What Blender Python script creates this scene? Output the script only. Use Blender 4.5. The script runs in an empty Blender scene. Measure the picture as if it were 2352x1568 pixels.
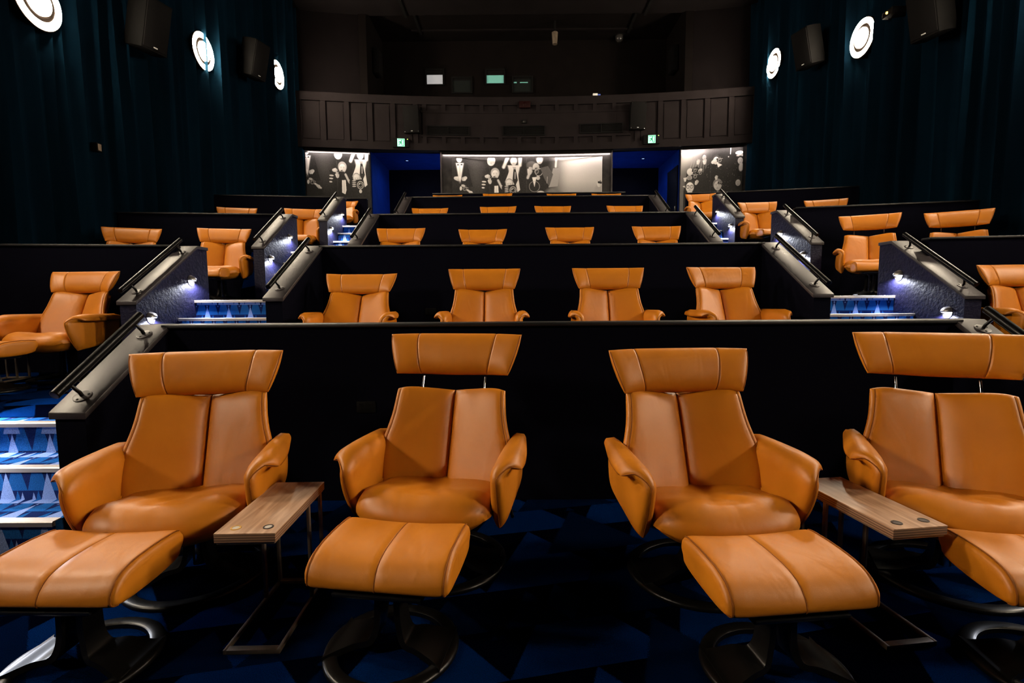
import bpy, bmesh, math, random
import numpy as np
from mathutils import Vector, Matrix, Euler
random.seed(7); np.random.seed(7)
R = math.radians
sc = bpy.context.scene
COL = sc.collection

# ------------------------------------------------------------------ camera, world, exposure
cam_data = bpy.data.cameras.new('camera')
cam = bpy.data.objects.new('camera', cam_data); COL.objects.link(cam)
cam_data.sensor_width = 36.0
cam_data.lens = 36.0 * 1161.86 / 2352.0
cam_data.clip_start = 0.05; cam_data.clip_end = 100
cam.matrix_world = (Matrix.Translation((0, 0, 1.278)) @ Matrix.Rotation(R(0.29), 4, 'Z')
                    @ Matrix.Rotation(R(90 - 4.972), 4, 'X') @ Matrix.Rotation(R(-0.4), 4, 'Z'))
sc.camera = cam
world = bpy.data.worlds.new('world'); sc.world = world; world.use_nodes = True
world.node_tree.nodes['Background'].inputs[0].default_value = (0.5, 0.55, 0.7, 1)
world.node_tree.nodes['Background'].inputs[1].default_value = 0.0
vs = sc.view_settings
vs.view_transform = 'Standard'; vs.look = 'None'; vs.gamma = 1.0; vs.use_curve_mapping = False
vs.exposure = 0.0
WALL_LAMP = 280.0       # radiance of the round wall lamps, the house lights
STEP_LAMP = 60.0        # watts of each stair light
try:
    sc.cycles.sample_clamp_indirect = 4.0
    sc.cycles.max_bounces = 4; sc.cycles.diffuse_bounces = 2; sc.cycles.glossy_bounces = 2; sc.cycles.transmission_bounces = 2
    sc.cycles.use_adaptive_sampling = True; sc.cycles.adaptive_threshold = 0.10; sc.cycles.adaptive_min_samples = 12
    sc.cycles.use_denoising = True
except Exception: pass

# ------------------------------------------------------------------ measures of the hall
YW = [3.111 + 2.405 * i for i in range(5)]             # partition behind each row
FL = [0.0, 0.543, 1.267, 1.991, 2.715]                 # floor of each tier
WT = [FL[i + 1] + 0.582 for i in range(4)]             # top of each partition
RISE, TREAD = 0.181, 0.28
XLS, XRS = (-2.15, -2.08, -2.085, -2.05), (2.715, 2.67, 2.655, 2.71)                                   # inner faces of the stair walls of the middle block
AL, AR = -3.40, 4.02                                   # aisle faces of the side stair walls
CL, CR = -5.92, 6.52                                   # curtains
CEIL = 9.07
def arc(X): return 15.0 - 0.55 * ((X - 0.3) / 6.0) ** 2
def arcrot(X): return math.atan(-0.55 * 2 * (X - 0.3) / 36.0)

# ------------------------------------------------------------------ materials
def mat(name, col, rough=0.6, metal=0.0, spec=0.5, emit=None, estr=0.0):
    m = bpy.data.materials.new(name); m.use_nodes = True
    b = m.node_tree.nodes['Principled BSDF']
    b.inputs['Base Color'].default_value = (*col, 1)
    b.inputs['Roughness'].default_value = rough
    b.inputs['Metallic'].default_value = metal
    b.inputs['Specular IOR Level'].default_value = spec
    if emit:
        b.inputs['Emission Color'].default_value = (*emit, 1)
        b.inputs['Emission Strength'].default_value = estr
    return m
def N(m, t, **kw):
    n = m.node_tree.nodes.new(t)
    for k, v in kw.items(): setattr(n, k, v)
    return n
def L(m, a, b): m.node_tree.links.new(a, b)
def bsdf(m): return m.node_tree.nodes['Principled BSDF']
def math_node(m, op, a, b=None, c=None):
    n = N(m, 'ShaderNodeMath', operation=op)
    for i, v in enumerate((a, b, c)):
        if v is None: continue
        if isinstance(v, (int, float)): n.inputs[i].default_value = v
        else: L(m, v, n.inputs[i])
    return n.outputs[0]
def add_noise(m, c0, c1, scale, detail=4, coord='Object', bump=0.0, bscale=None, dist=0.01, stretch=None):
    tc = N(m, 'ShaderNodeTexCoord'); src = tc.outputs[coord]
    if stretch:
        mp = N(m, 'ShaderNodeMapping'); mp.inputs['Scale'].default_value = stretch
        L(m, src, mp.inputs[0]); src = mp.outputs[0]
    n = N(m, 'ShaderNodeTexNoise'); n.inputs['Scale'].default_value = scale; n.inputs['Detail'].default_value = detail
    L(m, src, n.inputs['Vector'])
    r = N(m, 'ShaderNodeValToRGB')
    r.color_ramp.elements[0].position = 0.3; r.color_ramp.elements[1].position = 0.7
    r.color_ramp.elements[0].color = (*c0, 1); r.color_ramp.elements[1].color = (*c1, 1)
    L(m, n.outputs[0], r.inputs[0]); L(m, r.outputs[0], bsdf(m).inputs['Base Color'])
    if bump:
        n2 = N(m, 'ShaderNodeTexNoise'); n2.inputs['Scale'].default_value = bscale or scale; n2.inputs['Detail'].default_value = 5
        L(m, src, n2.inputs['Vector'])
        bp = N(m, 'ShaderNodeBump'); bp.inputs['Strength'].default_value = bump; bp.inputs['Distance'].default_value = dist
        L(m, n2.outputs[0], bp.inputs['Height']); L(m, bp.outputs[0], bsdf(m).inputs['Normal'])
    return m

def leather(name, c0, c1):
    m = mat(name, c0, 0.46, 0, 0.45)
    tc = N(m, 'ShaderNodeTexCoord'); oi = N(m, 'ShaderNodeObjectInfo')
    off = N(m, 'ShaderNodeVectorMath', operation='ADD')
    L(m, tc.outputs['Object'], off.inputs[0])
    sc3 = N(m, 'ShaderNodeVectorMath', operation='SCALE'); sc3.inputs[0].default_value = (7, 3, 5)
    L(m, oi.outputs['Random'], sc3.inputs['Scale']); L(m, sc3.outputs[0], off.inputs[1])
    n = N(m, 'ShaderNodeTexNoise'); n.inputs['Scale'].default_value = 5; n.inputs['Detail'].default_value = 3
    L(m, off.outputs[0], n.inputs['Vector'])
    r = N(m, 'ShaderNodeValToRGB'); r.color_ramp.elements[0].position = 0.32; r.color_ramp.elements[1].position = 0.7
    r.color_ramp.elements[0].color = (*c0, 1); r.color_ramp.elements[1].color = (*c1, 1)
    L(m, n.outputs[0], r.inputs[0]); L(m, r.outputs[0], bsdf(m).inputs['Base Color'])
    # soft creases, stretched down the hide, and fine grain
    mp = N(m, 'ShaderNodeMapping'); mp.inputs['Scale'].default_value = (6, 4, 2.6)
    L(m, off.outputs[0], mp.inputs[0])
    n2 = N(m, 'ShaderNodeTexNoise'); n2.inputs['Scale'].default_value = 1.4; n2.inputs['Detail'].default_value = 2
    n2.inputs['Distortion'].default_value = 0.8
    L(m, mp.outputs[0], n2.inputs['Vector'])
    v = N(m, 'ShaderNodeTexNoise'); v.inputs['Scale'].default_value = 330; v.inputs['Detail'].default_value = 1
    L(m, off.outputs[0], v.inputs['Vector'])
    b1 = N(m, 'ShaderNodeBump'); b1.inputs['Strength'].default_value = 0.17; b1.inputs['Distance'].default_value = 0.02
    b2 = N(m, 'ShaderNodeBump'); b2.inputs['Strength'].default_value = 0.06; b2.inputs['Distance'].default_value = 0.002
    L(m, n2.outputs[0], b1.inputs['Height']); L(m, v.outputs[0], b2.inputs['Height'])
    L(m, b1.outputs[0], b2.inputs['Normal']); L(m, b2.outputs[0], bsdf(m).inputs['Normal'])
    return m

def carpet(name, p, q, rot, tones, fuzz=320):
    """bold triangles woven in three tones; u runs along the step, v over tread and riser"""
    m = mat(name, tones[0], 1.0, 0, 0.0)
    g = N(m, 'ShaderNodeNewGeometry'); s = N(m, 'ShaderNodeSeparateXYZ'); L(m, g.outputs['Position'], s.inputs[0])
    x, y, z = s.outputs
    yz = math_node(m, 'ADD', y, z)
    c, sn = math.cos(rot), math.sin(rot)
    u = math_node(m, 'ADD', math_node(m, 'MULTIPLY', x, c), math_node(m, 'MULTIPLY', yz, sn))
    v = math_node(m, 'ADD', math_node(m, 'MULTIPLY', yz, c), math_node(m, 'MULTIPLY', x, -sn))
    wob = N(m, 'ShaderNodeTexNoise'); wob.inputs['Scale'].default_value = fuzz; wob.inputs['Detail'].default_value = 2
    L(m, g.outputs['Position'], wob.inputs['Vector'])
    wb = math_node(m, 'MULTIPLY', math_node(m, 'SUBTRACT', wob.outputs[0], 0.5), 0.10)
    def tri(shift_u, shift_v, pp, qq):
        a = math_node(m, 'ADD', math_node(m, 'DIVIDE', u, pp), shift_u)
        t = math_node(m, 'MULTIPLY', math_node(m, 'ABSOLUTE', math_node(m, 'SUBTRACT', math_node(m, 'FRACT', a), 0.5)), 2.0)
        w = math_node(m, 'FRACT', math_node(m, 'ADD', math_node(m, 'DIVIDE', v, qq), shift_v))
        return math_node(m, 'LESS_THAN', math_node(m, 'ADD', w, wb), t)
    m1 = tri(0.0, 0.0, p, q); m2 = tri(0.5, 0.5, p, q * 1.0); m3 = tri(0.25, 0.3, p * 2, q * 2)
    def mix(f, a, b):
        n = N(m, 'ShaderNodeMix', data_type='RGBA')
        L(m, f, n.inputs[0])
        for i, k in ((6, a), (7, b)):
            if isinstance(k, tuple): n.inputs[i].default_value = (*k, 1)
            else: L(m, k, n.inputs[i])
        return n.outputs[2]
    col = mix(m1, tones[0], tones[1])
    col = mix(math_node(m, 'MULTIPLY', m2, m3), col, tones[2])
    sp = N(m, 'ShaderNodeMapRange'); sp.inputs[1].default_value = 0.3; sp.inputs[2].default_value = 0.7
    sp.inputs[3].default_value = 0.55; sp.inputs[4].default_value = 1.35
    L(m, wob.outputs[0], sp.inputs[0])
    fin = N(m, 'ShaderNodeVectorMath', operation='SCALE'); L(m, col, fin.inputs[0]); L(m, sp.outputs[0], fin.inputs['Scale'])
    L(m, fin.outputs[0], bsdf(m).inputs['Base Color'])
    bp = N(m, 'ShaderNodeBump'); bp.inputs['Strength'].default_value = 0.7; bp.inputs['Distance'].default_value = 0.004
    L(m, wob.outputs[0], bp.inputs['Height']); L(m, bp.outputs[0], bsdf(m).inputs['Normal'])
    return m

M = {}
M['leather'] = leather('tan_leather', (0.49, 0.152, 0.004), (0.55, 0.178, 0.006))
M['piping'] = mat('dark_tan_piping', (0.24, 0.066, 0.003), 0.7, 0, 0.2)
M['black_wood'] = add_noise(mat('black_stained_wood', (0.006, 0.0055, 0.0055), 0.34, 0, 0.3), (0.0018, 0.0016, 0.0016), (0.0042, 0.0036, 0.0034), 30, stretch=(1, 8, 1))
M['black_metal'] = mat('black_metal', (0.012, 0.012, 0.013), 0.35, 0.3)
M['rail_black'] = mat('rail_black_powdercoat', (0.0025, 0.0025, 0.0028), 0.32, 0.0, 0.22)
M['chrome'] = mat('chrome', (0.75, 0.75, 0.76), 0.12, 1.0)
M['bronze'] = add_noise(mat('bronze_steel', (0.26, 0.20, 0.15), 0.45, 0.8), (0.20, 0.15, 0.11), (0.30, 0.235, 0.18), 14)
M['nosing'] = add_noise(mat('anodised_nosing', (0.62, 0.55, 0.47), 0.42, 0.6), (0.34, 0.29, 0.25), (0.44, 0.38, 0.33), 30, stretch=(0.2, 4, 4))
M['navy_fabric'] = add_noise(mat('navy_partition_fabric', (0.008, 0.008, 0.016), 0.95, 0, 0.03), (0.0016, 0.0016, 0.0042), (0.0028, 0.0028, 0.0070), 60, bump=0.2, bscale=500, dist=0.002)
M['navy_paint'] = add_noise(mat('navy_textured_paint', (0.03, 0.03, 0.085), 0.5, 0, 0.16), (0.0034, 0.0032, 0.0150), (0.0062, 0.0058, 0.0230), 9, bump=0.5, bscale=34, dist=0.012)
M['cap_grey'] = add_noise(mat('grey_laminate_cap', (0.20, 0.185, 0.18), 0.46, 0, 0.4), (0.024, 0.019, 0.021), (0.030, 0.024, 0.027), 5)
M['cap_dark'] = add_noise(mat('charcoal_laminate_cap', (0.035, 0.033, 0.036), 0.45, 0, 0.5), (0.003, 0.0027, 0.0035), (0.005, 0.0045, 0.0055), 8)
M['curtain'] = add_noise(mat('dark_teal_velvet', (0.006, 0.018, 0.034), 1.0, 0, 0.02), (0.0008, 0.0044, 0.0095), (0.0014, 0.0095, 0.0190), 3, stretch=(1, 1, 0.15))
M['wall_brown'] = add_noise(mat('umber_wall_paint', (0.055, 0.045, 0.044), 0.9, 0, 0.04), (0.0032, 0.0023, 0.0026), (0.0044, 0.0032, 0.0036), 3)
M['fascia_brown'] = add_noise(mat('fascia_paint', (0.01, 0.008, 0.008), 0.85, 0, 0.06), (0.0088, 0.0066, 0.0072), (0.0115, 0.0088, 0.0095), 3)
M['booth_brown'] = add_noise(mat('booth_wall_paint', (0.028, 0.022, 0.022), 0.9, 0, 0.03), (0.0032, 0.0024, 0.0023), (0.0044, 0.0033, 0.0032), 3)
M['ceiling'] = add_noise(mat('ceiling_paint', (0.05, 0.044, 0.046), 0.95, 0, 0.03), (0.0050, 0.0040, 0.0043), (0.0068, 0.0054, 0.0058), 2)
M['near_black'] = mat('matt_black', (0.0022, 0.002, 0.0022), 0.8, 0, 0.1)
M['gloss_black'] = add_noise(mat('gloss_black_panel', (0.02, 0.018, 0.018), 0.25), (0.015, 0.014, 0.014), (0.03, 0.027, 0.026), 5)
M['blue_wall'] = add_noise(mat('royal_blue_wall', (0.006, 0.035, 0.26), 0.9, 0, 0.03), (0.0010, 0.010, 0.105), (0.0014, 0.014, 0.135), 4)
M['lobby_dark'] = mat('dark_navy_door', (0.0006, 0.0008, 0.0040), 0.8, 0, 0.05)
M['mesh_grille'] = mat('speaker_grille', (0.0028, 0.0024, 0.0026), 0.8, 0.0, 0.08)
M['speaker_box'] = mat('speaker_cabinet', (0.0016, 0.0014, 0.0014), 0.8, 0, 0.08)
M['lamp_glow'] = mat('lamp_glow', (0.9, 0.9, 0.9), 0.5, emit=(1.0, 0.84, 0.62), estr=WALL_LAMP)
M['lamp_body'] = mat('lamp_rim', (0.0035, 0.0026, 0.0022), 0.9, 0, 0.0)
M['step_glow'] = mat('step_lamp_glow', (0.9, 0.9, 0.9), 0.5, emit=(0.88, 0.91, 1.0), estr=60.0)
M['steel_hood'] = mat('brushed_steel_hood', (0.62, 0.58, 0.55), 0.3, 0.9)
M['strip_glow'] = mat('strip_light_glow', (0.9, 0.9, 0.9), 0.5, emit=(1.0, 0.86, 0.80), estr=62.0)
M['exit_glow'] = mat('exit_sign_glow', (0.5, 0.9, 0.7), 0.5, emit=(0.16, 1.0, 0.50), estr=1.25)
M['exit_green'] = mat('exit_sign_green', (0.0, 0.18, 0.07), 0.5, emit=(0.0, 0.35, 0.14), estr=0.35)
M['led'] = mat('small_led', (0.4, 0.6, 0.1), 0.5, emit=(0.7, 0.9, 0.15), estr=2.0)
M['led_amber'] = mat('amber_led', (0.6, 0.4, 0.1), 0.5, emit=(1.0, 0.55, 0.1), estr=6.0)
M['port_grey'] = mat('lit_port_glass', (0.3, 0.3, 0.3), 0.3, emit=(0.62, 0.62, 0.66), estr=0.42)
M['port_green'] = mat('green_port_glass', (0.1, 0.3, 0.25), 0.3, emit=(0.22, 0.52, 0.42), estr=0.42)
M['port_dark'] = mat('dark_port_glass', (0.01, 0.012, 0.012), 0.12)
M['red_plastic'] = mat('dark_red_plastic', (0.010, 0.0012, 0.0012), 0.6, 0, 0.1)
M['white_plastic'] = mat('white_plastic', (0.5, 0.5, 0.5), 0.4)
M['brass'] = mat('brass_ring', (0.75, 0.50, 0.14), 0.3, 0.8)
M['button_face'] = mat('button_face', (0.55, 0.50, 0.45), 0.4)
M['button_dark'] = mat('dark_button_face', (0.05, 0.045, 0.045), 0.35)
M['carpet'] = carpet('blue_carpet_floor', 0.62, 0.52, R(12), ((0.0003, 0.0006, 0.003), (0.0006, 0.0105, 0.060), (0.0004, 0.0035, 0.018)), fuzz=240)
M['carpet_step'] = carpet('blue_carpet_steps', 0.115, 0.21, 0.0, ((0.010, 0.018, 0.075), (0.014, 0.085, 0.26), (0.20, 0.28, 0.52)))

def walnut():
    m = mat('walnut_veneer', (0.3, 0.17, 0.1), 0.38, 0, 0.45)
    tc = N(m, 'ShaderNodeTexCoord'); mp = N(m, 'ShaderNodeMapping'); mp.inputs['Scale'].default_value = (14, 1.3, 14)
    L(m, tc.outputs['Object'], mp.inputs[0])
    n = N(m, 'ShaderNodeTexNoise'); n.inputs['Scale'].default_value = 2.2; n.inputs['Detail'].default_value = 6; n.inputs['Distortion'].default_value = 1.2
    L(m, mp.outputs[0], n.inputs['Vector'])
    w = N(m, 'ShaderNodeTexWave', wave_type='BANDS', bands_direction='X'); w.inputs['Scale'].default_value = 0.5; w.inputs['Distortion'].default_value = 9; w.inputs['Detail'].default_value = 3
    L(m, mp.outputs[0], w.inputs['Vector'])
    mx = math_node(m, 'ADD', math_node(m, 'MULTIPLY', n.outputs[0], 0.92), math_node(m, 'MULTIPLY', w.outputs[1], 0.10))
    r = N(m, 'ShaderNodeValToRGB'); r.color_ramp.elements[0].position = 0.3; r.color_ramp.elements[1].position = 0.75
    r.color_ramp.elements[0].color = (0.27, 0.135, 0.072, 1); r.color_ramp.elements[1].color = (0.58, 0.36, 0.23, 1)
    L(m, mx, r.inputs[0]); L(m, r.outputs[0], bsdf(m).inputs['Base Color'])
    return m
M['walnut'] = walnut()
for _k in ('step_glow', 'exit_glow', 'exit_green', 'led', 'led_amber', 'port_grey', 'port_green'):
    M[_k].cycles.emission_sampling = 'NONE'
def layered_edge():
    m = mat('walnut_layered_edge', (0.25, 0.14, 0.08), 0.5)
    tc = N(m, 'ShaderNodeTexCoord'); s = N(m, 'ShaderNodeSeparateXYZ'); L(m, tc.outputs['Object'], s.inputs[0])
    fr = math_node(m, 'FRACT', math_node(m, 'MULTIPLY', s.outputs[2], 110.0))
    r = N(m, 'ShaderNodeValToRGB'); r.color_ramp.elements[0].color = (0.10, 0.05, 0.03, 1); r.color_ramp.elements[1].color = (0.30, 0.17, 0.10, 1)
    r.color_ramp.elements[0].position = 0.3; r.color_ramp.elements[1].position = 0.6
    L(m, fr, r.inputs[0]); L(m, r.outputs[0], bsdf(m).inputs['Base Color'])
    return m
M['ply'] = layered_edge()

# ------------------------------------------------------------------ mesh helpers
class MB:
    def __init__(s): s.v = []; s.f = []
    def add(s, vs, fs):
        o = len(s.v); s.v += [tuple(p) for p in vs]; s.f += [tuple(i + o for i in f) for f in fs]; return s
    def box(s, x0, x1, y0, y1, z0, z1):
        vs = [(x0, y0, z0), (x1, y0, z0), (x1, y1, z0), (x0, y1, z0), (x0, y0, z1), (x1, y0, z1), (x1, y1, z1), (x0, y1, z1)]
        return s.add(vs, [(0, 3, 2, 1), (4, 5, 6, 7), (0, 1, 5, 4), (1, 2, 6, 5), (2, 3, 7, 6), (3, 0, 4, 7)])
    def prism_x(s, poly, x0, x1):
        """poly: (y,z) counter-clockwise seen from +x"""
        n = len(poly)
        vs = [(x0, y, z) for y, z in poly] + [(x1, y, z) for y, z in poly]
        fs = [tuple(reversed(range(n))), tuple(range(n, 2 * n))] + [(i, (i + 1) % n, n + (i + 1) % n, n + i) for i in range(n)]
        return s.add(vs, fs)
    def prism_z(s, poly, z0, z1):
        n = len(poly)
        vs = [(x, y, z0) for x, y in poly] + [(x, y, z1) for x, y in poly]
        fs = [tuple(reversed(range(n))), tuple(range(n, 2 * n))] + [(i, (i + 1) % n, n + (i + 1) % n, n + i) for i in range(n)]
        return s.add(vs, fs)
    def tube(s, pts, r, n=10, cap=True):
        pts = [Vector(p) for p in pts]; k = len(pts); rs = r if isinstance(r, (list, tuple)) else [r] * k
        vs = []; up = None
        for i, p in enumerate(pts):
            d = (pts[min(i + 1, k - 1)] - pts[max(i - 1, 0)]).normalized()
            if up is None: up = Vector((0, 0, 1)) if abs(d.z) < 0.9 else Vector((1, 0, 0))
            a = d.cross(up).normalized(); b = a.cross(d).normalized(); up = b
            for j in range(n):
                t = 2 * math.pi * j / n
                vs.append(p + (a * math.cos(t) + b * math.sin(t)) * rs[i])
        fs = [(i * n + j, i * n + (j + 1) % n, (i + 1) * n + (j + 1) % n, (i + 1) * n + j) for i in range(k - 1) for j in range(n)]
        if cap: fs += [tuple(reversed(range(n))), tuple(range((k - 1) * n, k * n))]
        return s.add(vs, fs)
    def lathe(s, prof, n=32, origin=(0, 0, 0), axis='z', closed=False):
        vs = []; k = len(prof); ox, oy, oz = origin
        for j in range(n):
            t = 2 * math.pi * j / n; c, si = math.cos(t), math.sin(t)
            for r, h in prof:
                if axis == 'z': vs.append((ox + r * c, oy + r * si, oz + h))
                elif axis == 'x': vs.append((ox + h, oy + r * c, oz + r * si))
                else: vs.append((ox + r * si, oy + h, oz + r * c))
        kk = k if closed else k - 1
        fs = [(j * k + i, ((j + 1) % n) * k + i, ((j + 1) % n) * k + (i + 1) % k, j * k + (i + 1) % k) for j in range(n) for i in range(kk)]
        return s.add(vs, fs)
    def grid(s, P, closed_u=False):
        """P[i][j] -> point; rows i, columns j"""
        a, b = len(P), len(P[0])
        return s.add([p for row in P for p in row], [(i * b + j, i * b + j + 1, (i + 1) * b + j + 1, (i + 1) * b + j) for i in range(a - 1) for j in range(b - 1)])
    def build(s, name, m, parent=None, smooth=None, bevel=0.0, recalc=True, loc=None, rot=None):
        me = bpy.data.meshes.new(name); me.from_pydata(s.v, [], s.f); me.update()
        if recalc or bevel:
            bm = bmesh.new(); bm.from_mesh(me)
            bmesh.ops.remove_doubles(bm, verts=bm.verts, dist=1e-5)
            bmesh.ops.recalc_face_normals(bm, faces=bm.faces)
            if bevel:
                ed = [e for e in bm.edges if len(e.link_faces) == 2 and e.calc_face_angle(0) > 0.5]
                bmesh.ops.bevel(bm, geom=ed, offset=bevel, segments=2, profile=0.5, affect='EDGES', clamp_overlap=True)
            bm.to_mesh(me); bm.free()
        if smooth is not None or bevel:
            for p in me.polygons: p.use_smooth = True
            me.set_sharp_from_angle(angle=R(smooth if smooth is not None else 35))
        me.materials.append(M[m] if isinstance(m, str) else m)
        o = bpy.data.objects.new(name, me); COL.objects.link(o)
        if parent is not None: o.parent = parent
        if loc: o.location = loc
        if rot: o.rotation_euler = rot
        return o

def tag(o, label=None, cat=None, group=None, kind=None):
    if label: o['label'] = label
    if cat: o['category'] = cat
    if group: o['group'] = group
    if kind: o['kind'] = kind
    return o
def empty(name, loc=(0, 0, 0), rz=0.0):
    o = bpy.data.objects.new(name, None); COL.objects.link(o); o.location = loc; o.rotation_euler = (0, 0, rz)
    o.empty_display_size = 0.1
    return o
def kids(o): return [c for c in bpy.data.objects if c.parent == o]
def copy_tree(o, parent=None, table=None):
    c = o.copy(); COL.objects.link(c); c.parent = parent
    for ch in (CH.get(o.name) or []):
        copy_tree(ch, c)
    return c
CH = {}
def index_children():
    CH.clear()
    for o in bpy.data.objects:
        if o.parent: CH.setdefault(o.parent.name, []).append(o)

def struct(o): o['kind'] = 'structure'; return o

# ------------------------------------------------------------------ floors
b = MB().box(CL - 0.3, CR + 0.3, -4.5, 3.2, -0.1, 0.0)
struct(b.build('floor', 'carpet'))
for i in range(1, 5):
    y0, y1 = YW[i - 1], (YW[i] + 0.06 if i < 4 else 18.0)
    b = MB()
    b.box(AL - 0.12, AR + 0.12, y0 + 0.02, y1, -0.1, FL[i])
    sy = y0 - 0.20 if i > 1 else y0 - 0.12
    b.box(CL - 0.3, AL - 0.12, sy + (0.05 if i > 1 else 0), y1 - 0.2 if i < 4 else y1, -0.1, FL[i])
    b.box(AR + 0.12, CR + 0.3, sy - (0.12 if i > 1 else 0), y1 - 0.45 if i < 4 else y1, -0.1, FL[i])
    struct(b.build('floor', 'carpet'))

# ------------------------------------------------------------------ ceiling
struct(MB().box(CL - 0.6, CR + 0.6, -4.5, 14.72, CEIL, CEIL + 0.25).build('ceiling', 'ceiling'))
struct(MB().box(-4.6, 5.2, 14.72, 17.2, CEIL + 0.12, CEIL + 0.3).build('ceiling', 'booth_brown'))
for k, x in enumerate((-2.95, 3.66)):
    tr = MB().box(x - 0.035, x + 0.035, 10.5, 14.74, CEIL - 0.05, CEIL).build('ceiling_track', 'near_black')
    MB().box(x + (0.17 if x < 0 else -0.23), x + (0.23 if x < 0 else -0.17), 14.78, 15.9, CEIL + 0.06, CEIL + 0.12).build('rear_track', 'near_black', tr)
    tag(tr, ['black ceiling track on the left side of the ceiling', 'black ceiling track on the right side of the ceiling'][k], 'track')
struct(MB().box(-3.0, 3.55, 15.7, 15.76, CEIL + 0.085, CEIL + 0.14).build('trim_1', 'ceiling'))

# ------------------------------------------------------------------ back wall, curved
FB, FT = 5.44, 6.86          # fascia bottom and top
def arc_slab(mb, x0, x1, z0, z1, front, back, n=12):
    """curved slab following the arc; front/back are offsets towards / away from the hall"""
    P = []
    for i in range(n + 1):
        X = x0 + (x1 - x0) * i / n; a = arcrot(X); nx, ny = -math.sin(a), math.cos(a)
        f = (X - nx * front, arc(X) - ny * front); k = (X + nx * back, arc(X) + ny * back)
        P.append([(f[0], f[1], z0), (f[0], f[1], z1), (k[0], k[1], z1), (k[0], k[1], z0)])
    b = len(P[0]); vs = [p for row in P for p in row]
    fs = [(i * 4 + j, i * 4 + (j + 1) % 4, (i + 1) * 4 + (j + 1) % 4, (i + 1) * 4 + j) for i in range(n) for j in range(4)]
    fs += [(3, 2, 1, 0), tuple(n * 4 + j for j in range(4))]
    return mb.add(vs, fs)
wb = arc_slab(MB(), CL - 0.4, CR + 0.4, FB, FT, 0.20, 0.15, 40).build('wall_back', 'fascia_brown', smooth=30); struct(wb)
arc_slab(MB(), CL - 0.4, -4.06, 2.6, FB, -0.01, 0.3).build('pier', 'gloss_black', wb)
arc_slab(MB(), -2.09, 2.83, 2.6, FB, -0.01, 0.3).build('pier', 'gloss_black', wb)
arc_slab(MB(), 4.72, CR + 0.4, 2.6, FB, -0.01, 0.3).build('pier', 'gloss_black', wb)
arc_slab(MB(), CL - 0.4, -4.04, FT, CEIL + 0.02, 0.02, 0.3).build('upper_panel', 'wall_brown', wb)
arc_slab(MB(), 4.76, CR + 0.4, FT, CEIL + 0.02, 0.02, 0.3).build('upper_panel', 'wall_brown', wb)
# fascia frame: rails, stiles and recessed fields
def fas(name, x0, x1, z0, z1, f=0.250, n=1):
    return arc_slab(MB(), x0, x1, z0, z1, f, -0.19, n).build(name, 'fascia_brown', wb)
fas('rail', CL - 0.2, CR + 0.2, FT - 0.20, FT + 0.02, 0.258, 30)
fas('rail', CL - 0.2, CR + 0.2, FB - 0.02, FB + 0.17, 0.258, 30)
for k in range(6):                      # tall fields at the left
    x = -5.92 + 0.62 * k
    fas('stile', x, x + 0.13, FB + 0.17, FT - 0.20)
    if k < 5: fas('field', x + 0.165, x + 0.585, FB + 0.22, FT - 0.25, 0.212)
for k in range(6):                      # tall fields at the right
    x = 3.56 + 0.62 * k
    fas('stile', x - 0.13, x, FB + 0.17, FT - 0.20)
    if k < 5: fas('field', x + 0.035, x + 0.455, FB + 0.22, FT - 0.25, 0.212)
fas('rail', -2.60, 3.30, FB + 0.34, FB + 0.40, 0.250, 12)
fas('rail', -2.60, 3.30, FT - 0.42, FT - 0.36, 0.250, 12)
for k in range(11):
    x = -2.45 + 0.535 * k
    fas('stile', x - 0.11, x, FB + 0.17, FB + 0.34)
    fas('stile', x - 0.11, x, FT - 0.36, FT - 0.20)
fas('middle_band', -2.56, 3.26, FB + 0.40, FT - 0.42, 0.235, 12)

# projection booth recess
struct(MB().box(-4.35, 5.05, 16.4, 16.6, FT - 0.3, CEIL + 0.2).build('wall_booth', 'booth_brown'))
struct(MB().box(-4.25, -4.04, 14.62, 16.5, FT, CEIL + 0.2).build('wall_booth_left', 'booth_brown'))
struct(MB().box(4.76, 4.97, 14.62, 16.5, FT, CEIL + 0.2).build('wall_booth_right', 'booth_brown'))
struct(MB().box(-4.3, 5.0, 15.0, 16.5, FT - 0.25, FT - 0.02).build('trim_2', 'booth_brown'))
def port(x0, x1, z0, z1, gz0, gz1, gmat, label):
    o = empty('projection_window', ((x0 + x1) / 2, 16.4, z0))
    tag(o, label, 'window')
    w = (x1 - x0) / 2; h = z1 - z0
    fr = MB()
    fr.box(-w, w, -0.06, 0, 0, 0.035).box(-w, w, -0.06, 0, h - 0.05, h).box(-w, -w + 0.05, -0.06, 0, 0.035, h - 0.05).box(w - 0.05, w, -0.06, 0, 0.035, h - 0.05)
    fr.build('frame', 'near_black', o)
    MB().box(-w + 0.05, w - 0.05, -0.03, -0.005, gz1 - z0, h - 0.05).build('blind', 'near_black', o)
    MB().box(-w + 0.05, w - 0.05, -0.02, -0.004, 0.035, gz1 - z0).build('pane', gmat, o)
    return o
def zz(z): return 1.278 + (z - 1.278) * 16.4 / 15.4
def xx(x): return x * 16.4 / 15.4
port(xx(-2.56), xx(-2.00), zz(7.46), zz(7.93), zz(7.50), zz(7.765), 'port_grey', 'small projection window lit pale grey, leftmost above the panelled fascia')
port(xx(-1.80), xx(-1.18), zz(7.23), zz(7.70), zz(7.26), zz(7.60), 'port_dark', 'black unlit projection window between the grey and the green lit ones')
port(xx(-0.81), xx(-0.22), zz(7.47), zz(7.91), zz(7.51), zz(7.74), 'port_green', 'small projection window lit pale green')
p4 = port(xx(-0.03), xx(0.59), zz(7.23), zz(7.71), zz(7.26), zz(7.62), 'port_dark', 'black projection window with thin green reflections, rightmost of the four')
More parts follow.
